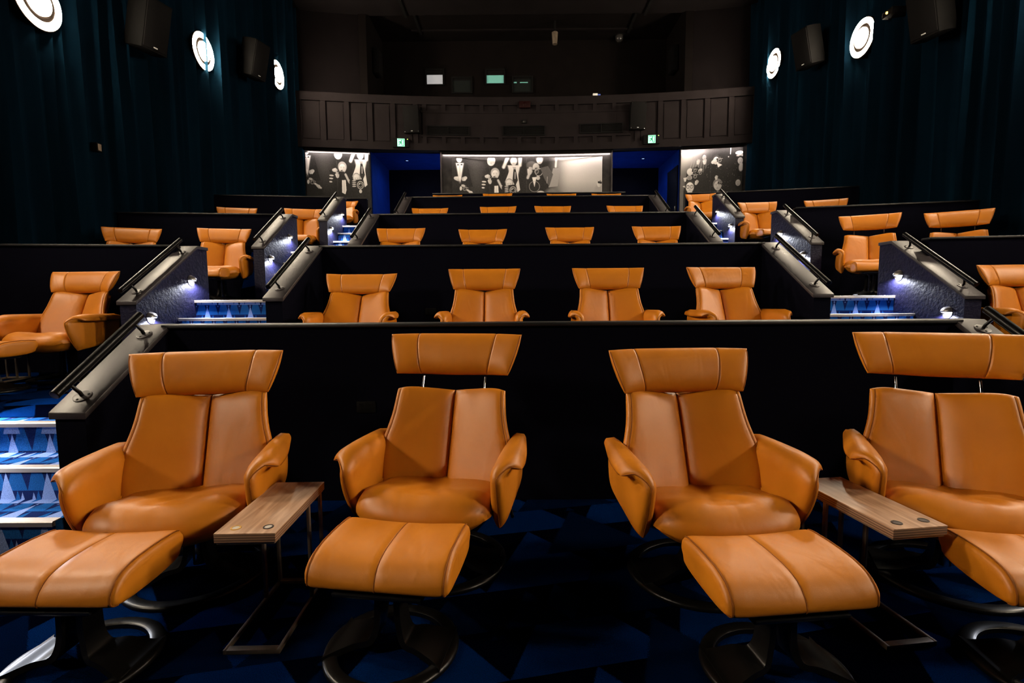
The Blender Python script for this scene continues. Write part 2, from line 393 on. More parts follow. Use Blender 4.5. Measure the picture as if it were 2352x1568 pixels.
MB().box(-0.27, -0.18, -0.028, -0.022, 0.30, 0.335).build('reflection_strip', 'port_green', p4)
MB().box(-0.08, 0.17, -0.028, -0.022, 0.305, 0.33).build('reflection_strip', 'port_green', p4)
# things on the ceiling of the recess
o = empty('ceiling_fixture', (1.22, 15.3, CEIL + 0.1)); tag(o, 'slim dark fixture hanging from the recess ceiling above the booth windows', 'fixture')
MB().tube([(0, 0, 0.02), (0, 0, -0.3)], 0.03).build('stem', 'near_black', o)
MB().lathe([(0, -0.62), (0.07, -0.62), (0.09, -0.3), (0, -0.3)], 14).build('head', 'bronze', o, smooth=40)
o = empty('dome_camera', (3.25, 16.15, CEIL + 0.12)); tag(o, 'small black dome camera in the corner of the booth recess', 'camera')
MB().lathe([(0, 0), (0.12, 0), (0.12, -0.05), (0.11, -0.12), (0.07, -0.18), (0, -0.2)], 18).build('dome', 'gloss_black', o, smooth=50)
MB().lathe([(0, 0.01), (0.15, 0.01), (0.15, -0.02), (0, -0.02)], 18).build('mount', 'near_black', o, smooth=30)
for sx, lab in ((-4.0, 'flat black speaker on the left return wall of the booth recess'), (4.72, 'flat black speaker on the right return wall of the booth recess')):
    s_ = 1 if sx < 0 else -1
    o = empty('side_speaker', (sx, 15.35, 7.75)); tag(o, lab, 'speaker')
    MB().box(-0.02 * s_ if s_ > 0 else 0.02, 0.14 * s_, -0.2, 0.2, 0, 0.7).build('cabinet', 'near_black', o, bevel=0.01) if s_ > 0 else MB().box(-0.14, 0.02, -0.2, 0.2, 0, 0.7).build('cabinet', 'near_black', o, bevel=0.01)
    MB().box(0.14 if s_ > 0 else -0.155, 0.155 if s_ > 0 else -0.14, -0.18, 0.18, 0.02, 0.68).build('grille', 'mesh_grille', o)

# ------------------------------------------------------------------ murals (flat grayscale prints of photographers)
class Canvas:
    """a small grayscale raster, drawn at double size and averaged, for the printed murals"""
    def __init__(s, x0, x1, y0, y1, step):
        h = step / 2
        nx = int(round((x1 - x0) / step)); ny = int(round((y1 - y0) / step))
        s.X, s.Y = np.meshgrid(x0 + h * (np.arange(2 * nx) + .5), y0 + h * (np.arange(2 * ny) + .5)); s.a = np.full(s.X.shape, 0.05)
    def put(s, al, v): s.a = s.a * (1 - al) + v * al
    def ell(s, cx, cy, rx, ry, v, rot=0, soft=0.12, shade=0.0):
        c, n = math.cos(rot), math.sin(rot); dx, dy = s.X - cx, s.Y - cy
        u = (dx * c + dy * n) / rx; w = (-dx * n + dy * c) / ry; d = np.sqrt(u * u + w * w)
        s.put(np.clip((1 - d) / soft, 0, 1), v * (1 - shade * np.clip(u * .6 + w * .8, -1, 1)))
    def ring(s, cx, cy, r, w, v):
        d = np.hypot(s.X - cx, s.Y - cy); s.put(np.clip((w - abs(d - r)) / (w * .5), 0, 1), v)
    def poly(s, pts, v):
        ins = np.zeros(s.X.shape, bool); n = len(pts)
        for i in range(n):
            (xa, ya), (xb, yb) = pts[i], pts[(i + 1) % n]
            if ya == yb: continue
            ins ^= ((ya > s.Y) != (yb > s.Y)) & (s.X < (xb - xa) * (s.Y - ya) / (yb - ya) + xa)
        s.put(ins * 1.0, v)
    def line(s, x0, y0, x1, y1, w, v):
        L_ = math.hypot(x1 - x0, y1 - y0); ux, uy = (x1 - x0) / L_, (y1 - y0) / L_
        t = np.clip((s.X - x0) * ux + (s.Y - y0) * uy, 0, L_); d = np.hypot(s.X - x0 - ux * t, s.Y - y0 - uy * t)
        s.put(np.clip((w - d) / (w * .6), 0, 1), v)
    def face(s, cx, cy, r, v, hair, tilt=0.0, glasses=False, bald=False):
        s.ell(cx, cy - r * .18, r * 1.02, r * 1.14, hair, tilt, .10)
        if bald: s.ell(cx, cy - r * .35, r * .9, r * .8, v * .92, tilt, .2, .2)
        s.ell(cx + r * .02, cy + r * .16, r * .80, r * .98, v, tilt, .10, .22)
        for sx in (-1, 1):
            s.ell(cx + sx * r * .32, cy + r * .02, r * .17, r * .08, v * .42, tilt, .6)
            s.line(cx + sx * r * .14, cy - r * .14, cx + sx * r * .52, cy - r * .16, r * .05, v * .5)
            if glasses: s.ring(cx + sx * r * .36, cy + r * .04, r * .28, r * .07, .04)
        s.line(cx, cy + r * .02, cx - r * .06, cy + r * .36, r * .07, v * 1.12)
        s.line(cx - r * .14, cy + r * .42, cx + r * .10, cy + r * .42, r * .05, v * .5)
        s.ell(cx, cy + r * .66, r * .26, r * .08, v * .42, tilt, .5)
    def hand(s, cx, cy, r, ang, v=.62):
        c, n = math.cos(ang), math.sin(ang)
        s.ell(cx, cy, r * .75, r * .60, v * .85, ang, .2, .2)
        for k in range(4):
            o = (k - 1.5) * r * .30
            x0, y0 = cx + c * r * .2 - n * o, cy + n * r * .2 + c * o
            s.line(x0, y0, x0 + c * r * (1.0 - .12 * abs(k - 1.4)), y0 + n * r * (1.0 - .12 * abs(k - 1.4)), r * .16, v * (1.05 - .1 * k))
        s.line(cx - n * r * -.5, cy + c * -r * .5, cx + c * r * .5 - n * -r * .7, cy + n * r * .5 + c * -r * .7, r * .17, v)
    def camera(s, cx, cy, w, ang=0.0, lens=True):
        c, n = math.cos(ang), math.sin(ang)
        P = lambda x, y: (cx + x * w * c - y * w * n, cy + x * w * n + y * w * c)
        s.poly([P(-.6, -.32), (P(-.2, -.32)), P(-.14, -.52), P(.2, -.52), P(.26, -.32), P(.6, -.32), P(.6, .36), P(-.6, .36)], .03)
        s.line(*P(-.56, -.27), *P(.56, -.27), w * .045, .42); s.line(*P(-.1, -.46), *P(.15, -.46), w * .03, .34)
        if lens:
            x, y = P(.04, .06); s.ell(x, y, w * .36, w * .36, .30, 0, .1); s.ell(x, y, w * .30, w * .30, .02, 0, .1)
            s.ring(x, y, w * .22, w * .035, .26); s.ell(x - w * .08, y - w * .09, w * .07, w * .06, .62, 0, .5)
    def suit(s, cx, top, bot, wt, wb, v=.03, shirt=.68, tie=True, sw=.34):
        s.poly([(cx - wt * .5, top), (cx + wt * .5, top), (cx + wb * .5, bot), (cx - wb * .5, bot)], v)
        h = bot - top
        s.poly([(cx - wt * sw * .6, top), (cx + wt * sw * .6, top), (cx + wt * sw * .30, top + h * .55), (cx, top + h * .82), (cx - wt * sw * .30, top + h * .5)], shirt)
        s.line(cx - wt * sw * .66, top, cx - wt * .04, top + h * .85, wt * .035, .14); s.line(cx + wt * sw * .66, top, cx + wt * .04, top + h * .85, wt * .035, .14)
        if tie: s.poly([(cx - wt * .045, top), (cx + wt * .045, top), (cx + wt * .075, top + h * .5), (cx, top + h * .62), (cx - wt * .075, top + h * .5)], .05)
    def done(s, seed):
        a = s.a; a = (a[0::2, 0::2] + a[1::2, 0::2] + a[0::2, 1::2] + a[1::2, 1::2]) / 4
        rng = np.random.RandomState(seed); s.a = a + rng.normal(0, .008, a.shape); return s
def paint_crowd(c):
    X, Y = c.X, c.Y
    c.a = 0.026 + 0.040 * np.exp(-((X - 520) / 110) ** 2 - ((Y - 300) / 260) ** 2)
    sm = np.clip((X - 1420) / 300, 0, 1); sm = sm * sm * (3 - 2 * sm)
    c.a = c.a * (1 - sm) + sm * (0.40 + 0.20 * np.exp(-((X - 1760) / 200) ** 2 - ((Y - 200) / 260) ** 2) - 0.12 * np.clip((Y - 420) / 150, 0, 1))
    # man in a dinner jacket, hands before him
    c.suit(312, 186, 480, 190, 330, .030, .76, False, .42); c.face(306, 132, 44, .66, .06)
    c.poly([(280, 196), (312, 206), (346, 192), (346, 216), (312, 206), (280, 220)], .03); c.line(312, 215, 312, 350, 4, .25)
    c.hand(262, 376, 40, .35, .66); c.hand(378, 372, 38, 2.7, .66)
    # photographer crouching with a camera, lower left
    c.ell(350, 600, 170, 120, .026, .2, .2); c.camera(370, 500, 74, .35); c.ell(322, 500, 16, 28, .58, .1); c.line(405, 520, 478, 570, 15, .58); c.hand(440, 548, 30, .7, .60); c.ell(352, 466, 26, 15, .5, .2)
    # face cut by the top edge
    c.face(712, 148, 66, .70, .05, .12)
    # fair-haired photographer with a long lens
    c.ell(790, 560, 135, 150, .028, 0, .15); c.face(762, 318, 58, .60, .36)
    c.poly([(592, 350), (690, 338), (704, 398), (604, 412)], .03); c.hand(654, 352, 36, .1, .64)
    for k, (yy, w) in enumerate(((416, 31), (434, 30), (452, 28), (472, 25), (492, 21))): c.ell(619 - k * 3, yy, w, 10, .62 if k % 2 == 0 else .04, .05, .2)
    c.hand(696, 420, 38, -1.5, .62); c.camera(748, 380, 62, .05, False); c.poly([(752, 470), (800, 466), (806, 590), (790, 640), (748, 620)], .70); c.line(776, 470, 776, 620, 3, .3); c.line(800, 400, 842, 486, 18, .50); c.hand(846, 480, 26, 1.2, .6)
    # man with both arms raised
    c.suit(1004, 214, 560, 210, 250, .030, .64, False, .62); c.line(922, 120, 872, 236, 26, .72); c.line(1084, 120, 1080, 212, 28, .72); c.face(1000, 156, 54, .58, .07)
    c.poly([(960, 222), (1044, 222), (1064, 400), (1082, 520), (1048, 548), (1020, 400), (984, 380), (902, 448), (888, 420), (930, 320)], .64)
    c.poly([(984, 234), (1032, 238), (1022, 264), (1000, 262)], .34); c.poly([(998, 262), (1026, 262), (1054, 400), (1018, 474), (984, 400)], .035); c.line(1018, 300, 1016, 380, 5, .6)
    # balding photographer in front, big flash camera
    c.ell(930, 640, 110, 120, .03, 0, .2); c.face(942, 446, 54, .56, .16, 0, False, True)
    c.poly([(846, 470), (1010, 452), (1040, 500), (1032, 620), (850, 620)], .028)
    for yy in (474, 498, 520, 542): c.ell(908, yy, 30, 7, .52, -.08, .3)
    c.ell(990, 525, 46, 52, .42, 0, .08); c.ell(990, 525, 38, 43, .03, 0, .1); c.ring(990, 525, 25, 5, .34); c.ell(978, 510, 10, 9, .62, 0, .5); c.ell(990, 600, 20, 24, .5)
    # dark curly photographer with beads
    c.poly([(1082, 450), (1160, 352), (1345, 368), (1448, 470), (1456, 660), (1082, 660)], .030)
    c.ell(1228, 214, 74, 56, .12, 0, .3); c.ell(1286, 240, 46, 56, .46, 0, .2, .3); c.hand(1206, 300, 52, -1.2, .58); c.line(1180, 370, 1200, 320, 22, .50)
    c.camera(1290, 288, 84, -.06); c.ring(1322, 300, 46, 4, .42)
    c.poly([(1236, 366), (1292, 362), (1266, 486)], .68); c.ell(1312, 372, 26, 28, .48); c.ring(1265, 480, 66, 3, .34); c.line(1165, 370, 1165, 560, 2, .14)
    # figures fading in the flash
    c.face(1332, 146, 50, .56, .12); c.line(1546, 120, 1538, 236, 17, .80); c.poly([(1505, 256), (1594, 252), (1564, 480), (1446, 492)], .30)
    c.poly([(1340, 250), (1440, 226), (1504, 330), (1456, 480), (1400, 400)], .10); c.line(1432, 360, 1426, 440, 4, .4)
    c.ell(1345, 566, 58, 34, .50, 0, .15); c.ell(1500, 600, 130, 120, .17, 0, .4); c.ell(1700, 620, 130, 80, .34, 0, .5)
    c.ell(2080, 540, 60, 110, .28, .35, .4); c.hand(2092, 470, 44, -1.3, .52); c.camera(2100, 440, 44, .2, False)
    c.line(1165, 120, 1165, 640, 1.5, .09); c.line(692, 230, 692, 640, 1.5, .09)
def paint_right(c):
    X, Y = c.X, c.Y
    g = np.exp(-(((X - 1110) / 250) ** 2 + ((Y - 180) / 190) ** 2))
    c.a = 0.030 + 0.58 * g + 0.10 * np.exp(-((X - 1080) / 100) ** 2)
    for q in range(7): c.line(1262 + 34 * q, 236 + 14 * q, 1196 + 44 * q, 470, 6, .34 - .03 * q)
    c.hand(1338, 330, 40, -1.2, .56); c.hand(1440, 330, 44, -1.4, .58); c.face(1432, 248, 40, .42, .12)
    c.poly([(1170, 430), (1330, 380), (1430, 520), (1440, 780), (1110, 780)], .03)
    c.ell(1214, 458, 54, 56, .54, 0, .15, .2); c.camera(1288, 438, 74, .12); c.hand(1382, 434, 34, 2.6, .6); c.camera(1372, 480, 66, -.2)
    c.camera(1292, 524, 84, .1); c.ell(1206, 545, 46, 40, .36, 0, .2)
    for yy in (528, 545, 562): c.ell(1206, yy, 40, 5, .05, 0, .4)
    c.poly([(1108, 545), (1166, 538), (1150, 600), (1128, 602)], .56); c.hand(1316, 630, 40, -1.0, .54); c.poly([(1098, 672), (1152, 654), (1142, 692)], .6)
    c.face(1214, 676, 82, .60, .05, 0, True); c.poly([(1140, 770), (1290, 770), (1330, 830), (1110, 830)], .5)
    c.poly([(1476, 390), (1560, 334), (1722, 384), (1846, 560), (1850, 830), (1416, 830), (1430, 480)], .028)
    c.face(1618, 300, 60, .56, .06, .1); c.camera(1672, 302, 84, .08); c.hand(1576, 330, 48, -.3, .62); c.poly([(1630, 338), (1714, 374), (1652, 412)], .68)
    c.face(1652, 668, 74, .44, .20, -.1); c.hand(1630, 570, 34, -1.4, .56); c.camera(1690, 640, 60, .3)
    c.ell(1975, 212, 64, 30, .76, -.05); c.ell(1998, 250, 74, 15, .60, -.05); c.face(1990, 320, 52, .48, .04); c.ell(2006, 420, 40, 70, .5, .1, .3); c.line(1842, 140, 1838, 222, 9, .5); c.ell(1810, 262, 9, 9, .5)
    c.face(1966, 640, 50, .46, .04)
    rng = np.random.RandomState(5)
    for q in range(46): c.ell(rng.uniform(1480, 2000), rng.uniform(330, 700), 3.5, 3.5, .22)
    c.line(1540, 130, 1540, 800, 1.5, .09)
M['print'] = mat('grayscale_print', (0.2, 0.2, 0.2), 0.7, 0, 0.04)
_at = N(M['print'], 'ShaderNodeVertexColor'); _at.layer_name = 'Col'
L(M['print'], _at.outputs[0], bsdf(M['print']).inputs['Base Color'])
def mural(name, canv, x0, x1, ztop, zbot_visible, label):
    """x0..x1 along the arc; canvas top row = ztop, canvas bottom row = zbot_visible, print runs on to the floor"""
    ny, nx = canv.a.shape; a = np.clip(canv.a, 0.02, 0.95)
    V = []; Cc = []
    rows = [(ztop + (zbot_visible - ztop) * j / (ny - 1), j) for j in range(ny)] + [(2.75, ny - 1)]
    for z, j in rows:
        for i in range(nx):
            X = x0 + (x1 - x0) * i / (nx - 1); r = arcrot(X)
            V.append((X + math.sin(r) * 0.0, arc(X) - 0.008, z)); g = a[j, i]; Cc += [g * 1.0, g * 0.95, g * 0.93, 1.0]
    nf = len(V); 
    F = [(j * nx + i, (j + 1) * nx + i, (j + 1) * nx + i + 1, j * nx + i + 1) for j in range(len(rows) - 1) for i in range(nx - 1)]
    # thin backing so the print has thickness
    for z in (ztop, 2.75):
        for X in (x0, x1): V.append((X, arc(X) + 0.008, z)); Cc += [.05, .05, .05, 1]
    last = (len(rows) - 1) * nx
    F += [(0, nx - 1, nf + 1, nf), (last, nf + 2, nf + 3, last + nx - 1), (0, nf, nf + 2, last), (nx - 1, last + nx - 1, nf + 3, nf + 1)]
    me = bpy.data.meshes.new(name); me.from_pydata(V, [], F); me.update()
    ca = me.color_attributes.new('Col', 'FLOAT_COLOR', 'POINT'); ca.data.foreach_set('color', Cc)
    me.materials.append(M['print'])
    o = bpy.data.objects.new(name, me); COL.objects.link(o); tag(o, label, 'mural'); return o
cv = Canvas(210, 2130, 120, 640, 4.0); paint_crowd(cv); cv.done(3)
mural('photo_mural', cv, -1.77, 2.55, 5.285, 5.285 - 4.32 * 520 / 1920, 'wide black and white mural of press photographers between the two blue doorways')
cv = Canvas(296, 1120, 150, 700, 3.0); paint_crowd(cv); cv.done(4)
mural('photo_mural', cv, -5.78, -4.075, 5.33, 5.33 - 1.86 * 550 / 824, 'black and white photographers mural beside the left curtain')
cv = Canvas(1065, 2030, 130, 750, 3.0); paint_right(cv); cv.done(5)
mural('photo_mural', cv, 4.735, 6.36, 5.38, 5.38 - 1.79 * 620 / 965, 'black and white photographers mural with a capped man beside the right curtain')
# wash lights over the murals
for x0, x1, lab in ((CL + 0.16, -4.08, 'thin glowing strip light over the left mural'), (-2.05, 2.80, 'long glowing strip light over the middle mural'), (4.74, CR - 0.18, 'thin glowing strip light over the right mural')):
    n = 10
    o = empty('strip_light', ((x0 + x1) / 2, arc((x0 + x1) / 2), 5.3)); tag(o, lab, 'light')
    s = arc_slab(arc_slab(MB(), x0, x1, 5.395, FB, 0.135, -0.012, n), x0, x1, 5.345, FB, 0.16, -0.14, n).build('channel', 'near_black', o, recalc=False); s.location = -Vector(o.location)
    s = arc_slab(MB(), x0 + 0.02, x1 - 0.02, 5.378, 5.392, 0.115, -0.075, n).build('diffuser', 'strip_glow', o); s.location = -Vector(o.location)
arc_slab(MB(), -2.10, -2.06, 2.715, FB, 0.05, -0.011, 1).build('edge_post', 'cap_grey', wb)
arc_slab(MB(), 2.80, 2.84, 2.715, FB, 0.05, -0.011, 1).build('edge_post', 'cap_grey', wb)

# ------------------------------------------------------------------ blue doorways
for s_, xa, xb in ((-1, -4.06, -2.09), (1, 2.83, 4.72)):
    nm = 'left' if s_ < 0 else 'right'
    yb = 16.9
    outer, inner = (xa, xb) if s_ < 0 else (xb, xa)
    struct(MB().box(min(outer, outer + s_ * 0.12), max(outer, outer + s_ * 0.12), 14.85, yb, 2.6, 5.6).build('wall_lobby_outer_' + nm, 'blue_wall'))
    struct(MB().box(min(inner, inner - s_ * 0.12), max(inner, inner - s_ * 0.12), 15.1, yb, 2.6, 5.6).build('wall_lobby_inner_' + nm, 'blue_wall'))
    struct(MB().box(xa - 0.1, xb + 0.1, 14.95, yb, FB, FB + 0.12).build('ceiling_lobby_' + nm, 'blue_wall'))
    struct(MB().box(xa - 0.1, xb + 0.1, yb, yb + 0.1, 2.6, 5.6).build('wall_lobby_end_' + nm, 'lobby_dark'))
    d = empty('ceiling_downlight', ((xa + xb) / 2 + (0.15 * s_), 15.75, FB)); tag(d, 'small round downlight in the ceiling of the %s blue doorway' % nm, 'light')
    MB().lathe([(0.0, -0.004), (0.045, -0.004)], 16).build('lens', mat('lobby_lens', (.3, .4, .8), .4, emit=(.35, .5, 1.0), estr=1.5), d)
    MB().lathe([(0.045, -0.012), (0.07, -0.012), (0.07, 0.0), (0.045, 0.0)], 16, closed=True).build('rim', 'near_black', d, smooth=30)
    ld = bpy.data.lights.new('downlight_lamp', 'SPOT'); ld.energy = 34; ld.color = (0.55, 0.68, 1.0); ld.shadow_soft_size = 0.06; ld.spot_size = R(165); ld.spot_blend = 0.8
    lo = bpy.data.objects.new('downlight_lamp', ld); COL.objects.link(lo); lo.parent = d; lo.location = (0, 0, -0.05)
for s_, xw in ((1, -2.09), (-1, 2.83)):
    nm = 'left' if s_ > 0 else 'right'
    o = empty('wall_uplight', (xw - s_ * 0.0, 15.9, 3.55)); tag(o, 'small wall light low inside the %s blue doorway' % nm, 'light')
    MB().prism_x([(-0.05, -0.05), (0.05, -0.05), (0.06, 0.04), (-0.06, 0.04)], min(0, -s_ * 0.09), max(0, -s_ * 0.09)).build('body', 'steel_hood', o, bevel=0.006)
    MB().box(min(-s_ * 0.015, -s_ * 0.075), max(-s_ * 0.015, -s_ * 0.075), -0.045, 0.045, 0.038, 0.046).build('lens', 'step_glow', o)
    ld = bpy.data.lights.new('uplight_lamp', 'SPOT'); ld.energy = 60; ld.color = (0.62, 0.74, 1.0); ld.shadow_soft_size = 0.04; ld.spot_size = R(160); ld.spot_blend = 0.7
    lo = bpy.data.objects.new('uplight_lamp', ld); COL.objects.link(lo); lo.parent = o; lo.location = (-s_ * 0.06, 0, 0.06)
    lo.rotation_euler = Vector((-s_ * 0.8, -0.2, 1)).to_track_quat('-Z', 'Y').to_euler()
o = empty('dark_door', (4.72, 15.3, 2.72)); tag(o, 'dark framed door in the side wall of the right blue doorway', 'door')
MB().box(-0.03, 0.0, -0.42, 0.52, 0.0, 2.30).build('leaf', 'lobby_dark', o, bevel=0.006)
MB().box(-0.06, -0.03, -0.34, -0.30, 1.02, 1.16).build('handle', 'chrome', o)

# ------------------------------------------------------------------ curtains
def curtain(name, X, s_, seed, label):
    rng = np.random.RandomState(seed)
    ys = [-4.4]
    P = []
    y = -4.4; folds = []
    while y < 14.75:
        w = rng.uniform(0.13, 0.34); folds.append((y, w, rng.uniform(0.035, 0.105))); y += w
    zs = [0.0, 1.0, 2.2, 3.5, 5.0, 6.5, 7.8, 8.6, CEIL - 0.02]
    cols = []
    for (y0, w, am) in folds:
        ph = rng.uniform(0, 6.28)
        for k in range(8):
            t = k / 8.0
            d = (1 - math.cos(2 * math.pi * t)) * 0.5
            d = d ** 2.2
            cols.append((y0 + w * t, am * d, ph))
    for z in zs:
        P.append([(X - s_ * 0.0 + (-s_) * am * (1.0 + 0.15 * math.sin(z * 0.7 + ph)) * 2.1, yy + 0.012 * math.sin(z * 0.9 + ph), z) for yy, am, ph in cols])
    o = MB().grid(P).build(name, 'curtain', smooth=80, recalc=False)
    sm = o.modifiers.new('thick', 'SOLIDIFY'); sm.thickness = 0.012; sm.offset = 0
    tag(o, label, 'curtain'); return o
curtain('pleated_curtain', CL - 0.02, -1, 1, 'dark teal pleated curtain covering the whole left side wall')
curtain('pleated_curtain', CR + 0.02, 1, 2, 'dark teal pleated curtain covering the whole right side wall')
struct(MB().box(CL - 0.35, CL - 0.12, -4.5, 15.2, -0.1, CEIL + 0.1).build('wall_left', 'near_black'))
struct(MB().box(CR + 0.12, CR + 0.35, -4.5, 15.2, -0.1, CEIL + 0.1).build('wall_right', 'near_black'))

# ------------------------------------------------------------------ partitions behind the rows
ORD = ['front', 'second', 'third', 'fourth', 'fifth']
def partition(name, label, p0, p1, thick, z0, ztop, capmat='cap_dark'):
    (x0, y0), (x1, y1) = p0, p1
    o = empty(name, ((x0 + x1) / 2, (y0 + y1) / 2, z0), math.atan2(y1 - y0, x1 - x0)); tag(o, label, 'partition')
    h = math.hypot(x1 - x0, y1 - y0) / 2
    MB().box(-h, h, 0, thick, 0, ztop - z0 - 0.022).build('panel', 'navy_fabric', o)
    MB().box(-h, h, -0.022, thick + 0.022, ztop - z0 - 0.022, ztop - z0).build('cap', capmat, o, bevel=0.004)
    return o
for i in range(4):
    partition('row_partition', 'long navy partition with dark cap behind the %s row of the middle block' % ORD[i],
              (XLS[i] - 0.02, YW[i]), (XRS[i] + 0.02, YW[i]), 0.12, FL[i], WT[i])
partition('row_partition', 'far navy parapet behind the fifth row of the middle block', (-2.0, 12.72), (2.75, 12.72), 0.12, FL[4], 3.845)
partition('row_partition', 'short navy parapet in front of the left photographers mural', (CL + 0.08, 12.55), (-3.60, 12.62), 0.12, FL[4], 3.725)
partition('row_partition', 'short navy parapet in front of the right photographers mural', (4.22, 12.62), (CR - 0.08, 12.42), 0.12, FL[4], 3.79)
SIDE = {('left', 1): ((CL + 0.08, 5.03), (AL - 0.14, 5.33)), ('left', 2): ((CL + 0.08, 7.57), (AL - 0.14, 7.85)), ('left', 3): ((CL + 0.08, 9.95), (AL - 0.14, 10.25)),
        ('right', 1): ((AR + 0.14, 5.16), (CR - 0.1, 4.84)), ('right', 2): ((AR + 0.14, 7.63), (CR - 0.1, 7.15)), ('right', 3): ((AR + 0.14, 10.07), (CR - 0.1, 9.64))}
for (sd, i), (p0, p1) in SIDE.items():
    partition('row_partition', 'navy partition behind the %s row of the %s side block' % (ORD[i], sd), p0, p1, 0.1, FL[i], WT[i])

# ------------------------------------------------------------------ stair walls with sloping caps, handrails, step lights
def stair_wall(label, xa, xb, i, yf, zlow, ylevel, yend, face):
    """xa<xb slab; slope from (yf,zlow) up to (ylevel, WT[i]) then level to yend"""
    o = empty('stair_wall', ((xa + xb) / 2, yf, FL[i])); tag(o, label, 'stair wall')
    w = (xb - xa) / 2; Z = FL[i]; zt = WT[i]; t = 0.035
    body = [(0, 0), (yend - yf, 0), (yend - yf, zt - Z - t), (ylevel - yf, zt - Z - t), (0, zlow - Z - t)]
    MB().prism_x(body, -w, w).build('body', face, o)
    oh = 0.018
    n = Vector((0, -(zt - zlow), ylevel - yf)).normalized()
    a = (-oh, zlow - Z - oh * (zt - zlow) / (ylevel - yf)); bb = (ylevel - yf, zt - Z); c = (yend - yf + 0.0, zt - Z)
    cap = [(a[0], a[1] - t), (bb[0], bb[1] - t), (c[0], c[1] - t), c, bb, a]
    MB().prism_x(cap, -w - oh, w + oh).build('cap', 'cap_grey', o, bevel=0.004)
    return o
def handrail(label, x, i, yf, zlow, ylevel, lean, u0=0.13, u1=0.86):
    zt = WT[i]; o = empty('handrail', (x, yf, zlow)); tag(o, label, 'handrail')
    dy, dz = ylevel - yf, zt - zlow; ln = math.hypot(dy, dz); e = Vector((0, dy / ln, dz / ln)); nn = Vector((0, -dz / ln, dy / ln))
    off = Vector((lean, 0, 0)) + nn * 0.095
    A = e * (ln * (u0 - 0.13)) + off; B = e * (ln * (u1 + 0.10)) + off
    ax = (B - A).normalized()
    MB().tube([A, A + ax * 0.004, B - ax * 0.004, B], [0.020, 0.024, 0.024, 0.020], 16).build('rail', 'rail_black', o, smooth=40)
    MB().tube([A + ax * 0.06 - nn * 0.024, B - ax * 0.06 - nn * 0.024], 0.008, 8).build('saddle_bar', 'rail_black', o, smooth=40)
    for u in (u0, u1):
        base = e * (ln * u)
        rot = Vector((0, 0, 1)).rotation_difference(nn).to_euler()
        f = MB().lathe([(0, 0), (0.042, 0), (0.042, 0.005), (0.036, 0.007), (0, 0.007)], 20).build('base_plate', 'cap_grey', o, smooth=30, loc=base, rot=rot)
        for q in range(3):
            t = q * 2.094 + 0.4
            MB().lathe([(0, 0.0068), (0.006, 0.0068), (0.006, 0.0085), (0, 0.0085)], 8, origin=(0.03 * math.cos(t), 0.03 * math.sin(t), 0)).build('screw', 'near_black', f)
        MB().tube([base, base + nn * 0.03, base + nn * 0.05 + Vector((lean * .4, 0, 0)), base + off - nn * 0.012], 0.0095, 10).build('stem', 'rail_black', o, smooth=40)
    return o
def step_light(label, x, y, z, out):
    """eyelid lamp on a stair wall; out = +1 light leaves towards +x"""
    o = empty('step_light', (x, y, z)); tag(o, label, 'light')
    # half-dome hood, open below
    P = []
    for a in range(7):
        th = math.pi / 2 * a / 6
        P.append([(out * 0.052 * math.cos(th) * max(0.0, math.sin(ph)) ** 0.9, 0.052 * math.cos(ph) * (0.55 + 0.45 * math.cos(th)) if a < 6 else 0.052 * math.cos(ph) * 0.55, 0.045 * math.sin(th)) for ph in [math.pi * k / 12 for k in range(13)]])
    h = MB().grid(P).build('hood', 'steel_hood', o, smooth=60, recalc=False)
    sm = h.modifiers.new('thick', 'SOLIDIFY'); sm.thickness = 0.003; sm.offset = -1 if out > 0 else 1
    MB().lathe([(0, 0), (0.056, 0), (0.056, out * 0.006), (0, out * 0.006)], 20, axis='x').build('back_plate', 'steel_hood', o, smooth=30)
    MB().box(min(out * 0.007, out * 0.034), max(out * 0.007, out * 0.034), -0.03, 0.03, -0.004, 0.002).build('diffuser', 'step_glow', o)
    ld = bpy.data.lights.new('step_lamp', 'SPOT'); ld.energy = STEP_LAMP; ld.color = (0.86, 0.90, 1.0); ld.shadow_soft_size = 0.012
    ld.spot_size = R(165); ld.spot_blend = 0.4
    lo = bpy.data.objects.new('step_lamp', ld); COL.objects.link(lo); lo.parent = o; lo.location = (out * 0.045, 0, -0.012)
    lo.rotation_euler = Vector((out * 0.16, 0, -1)).to_track_quat('-Z', 'Y').to_euler()
    return o
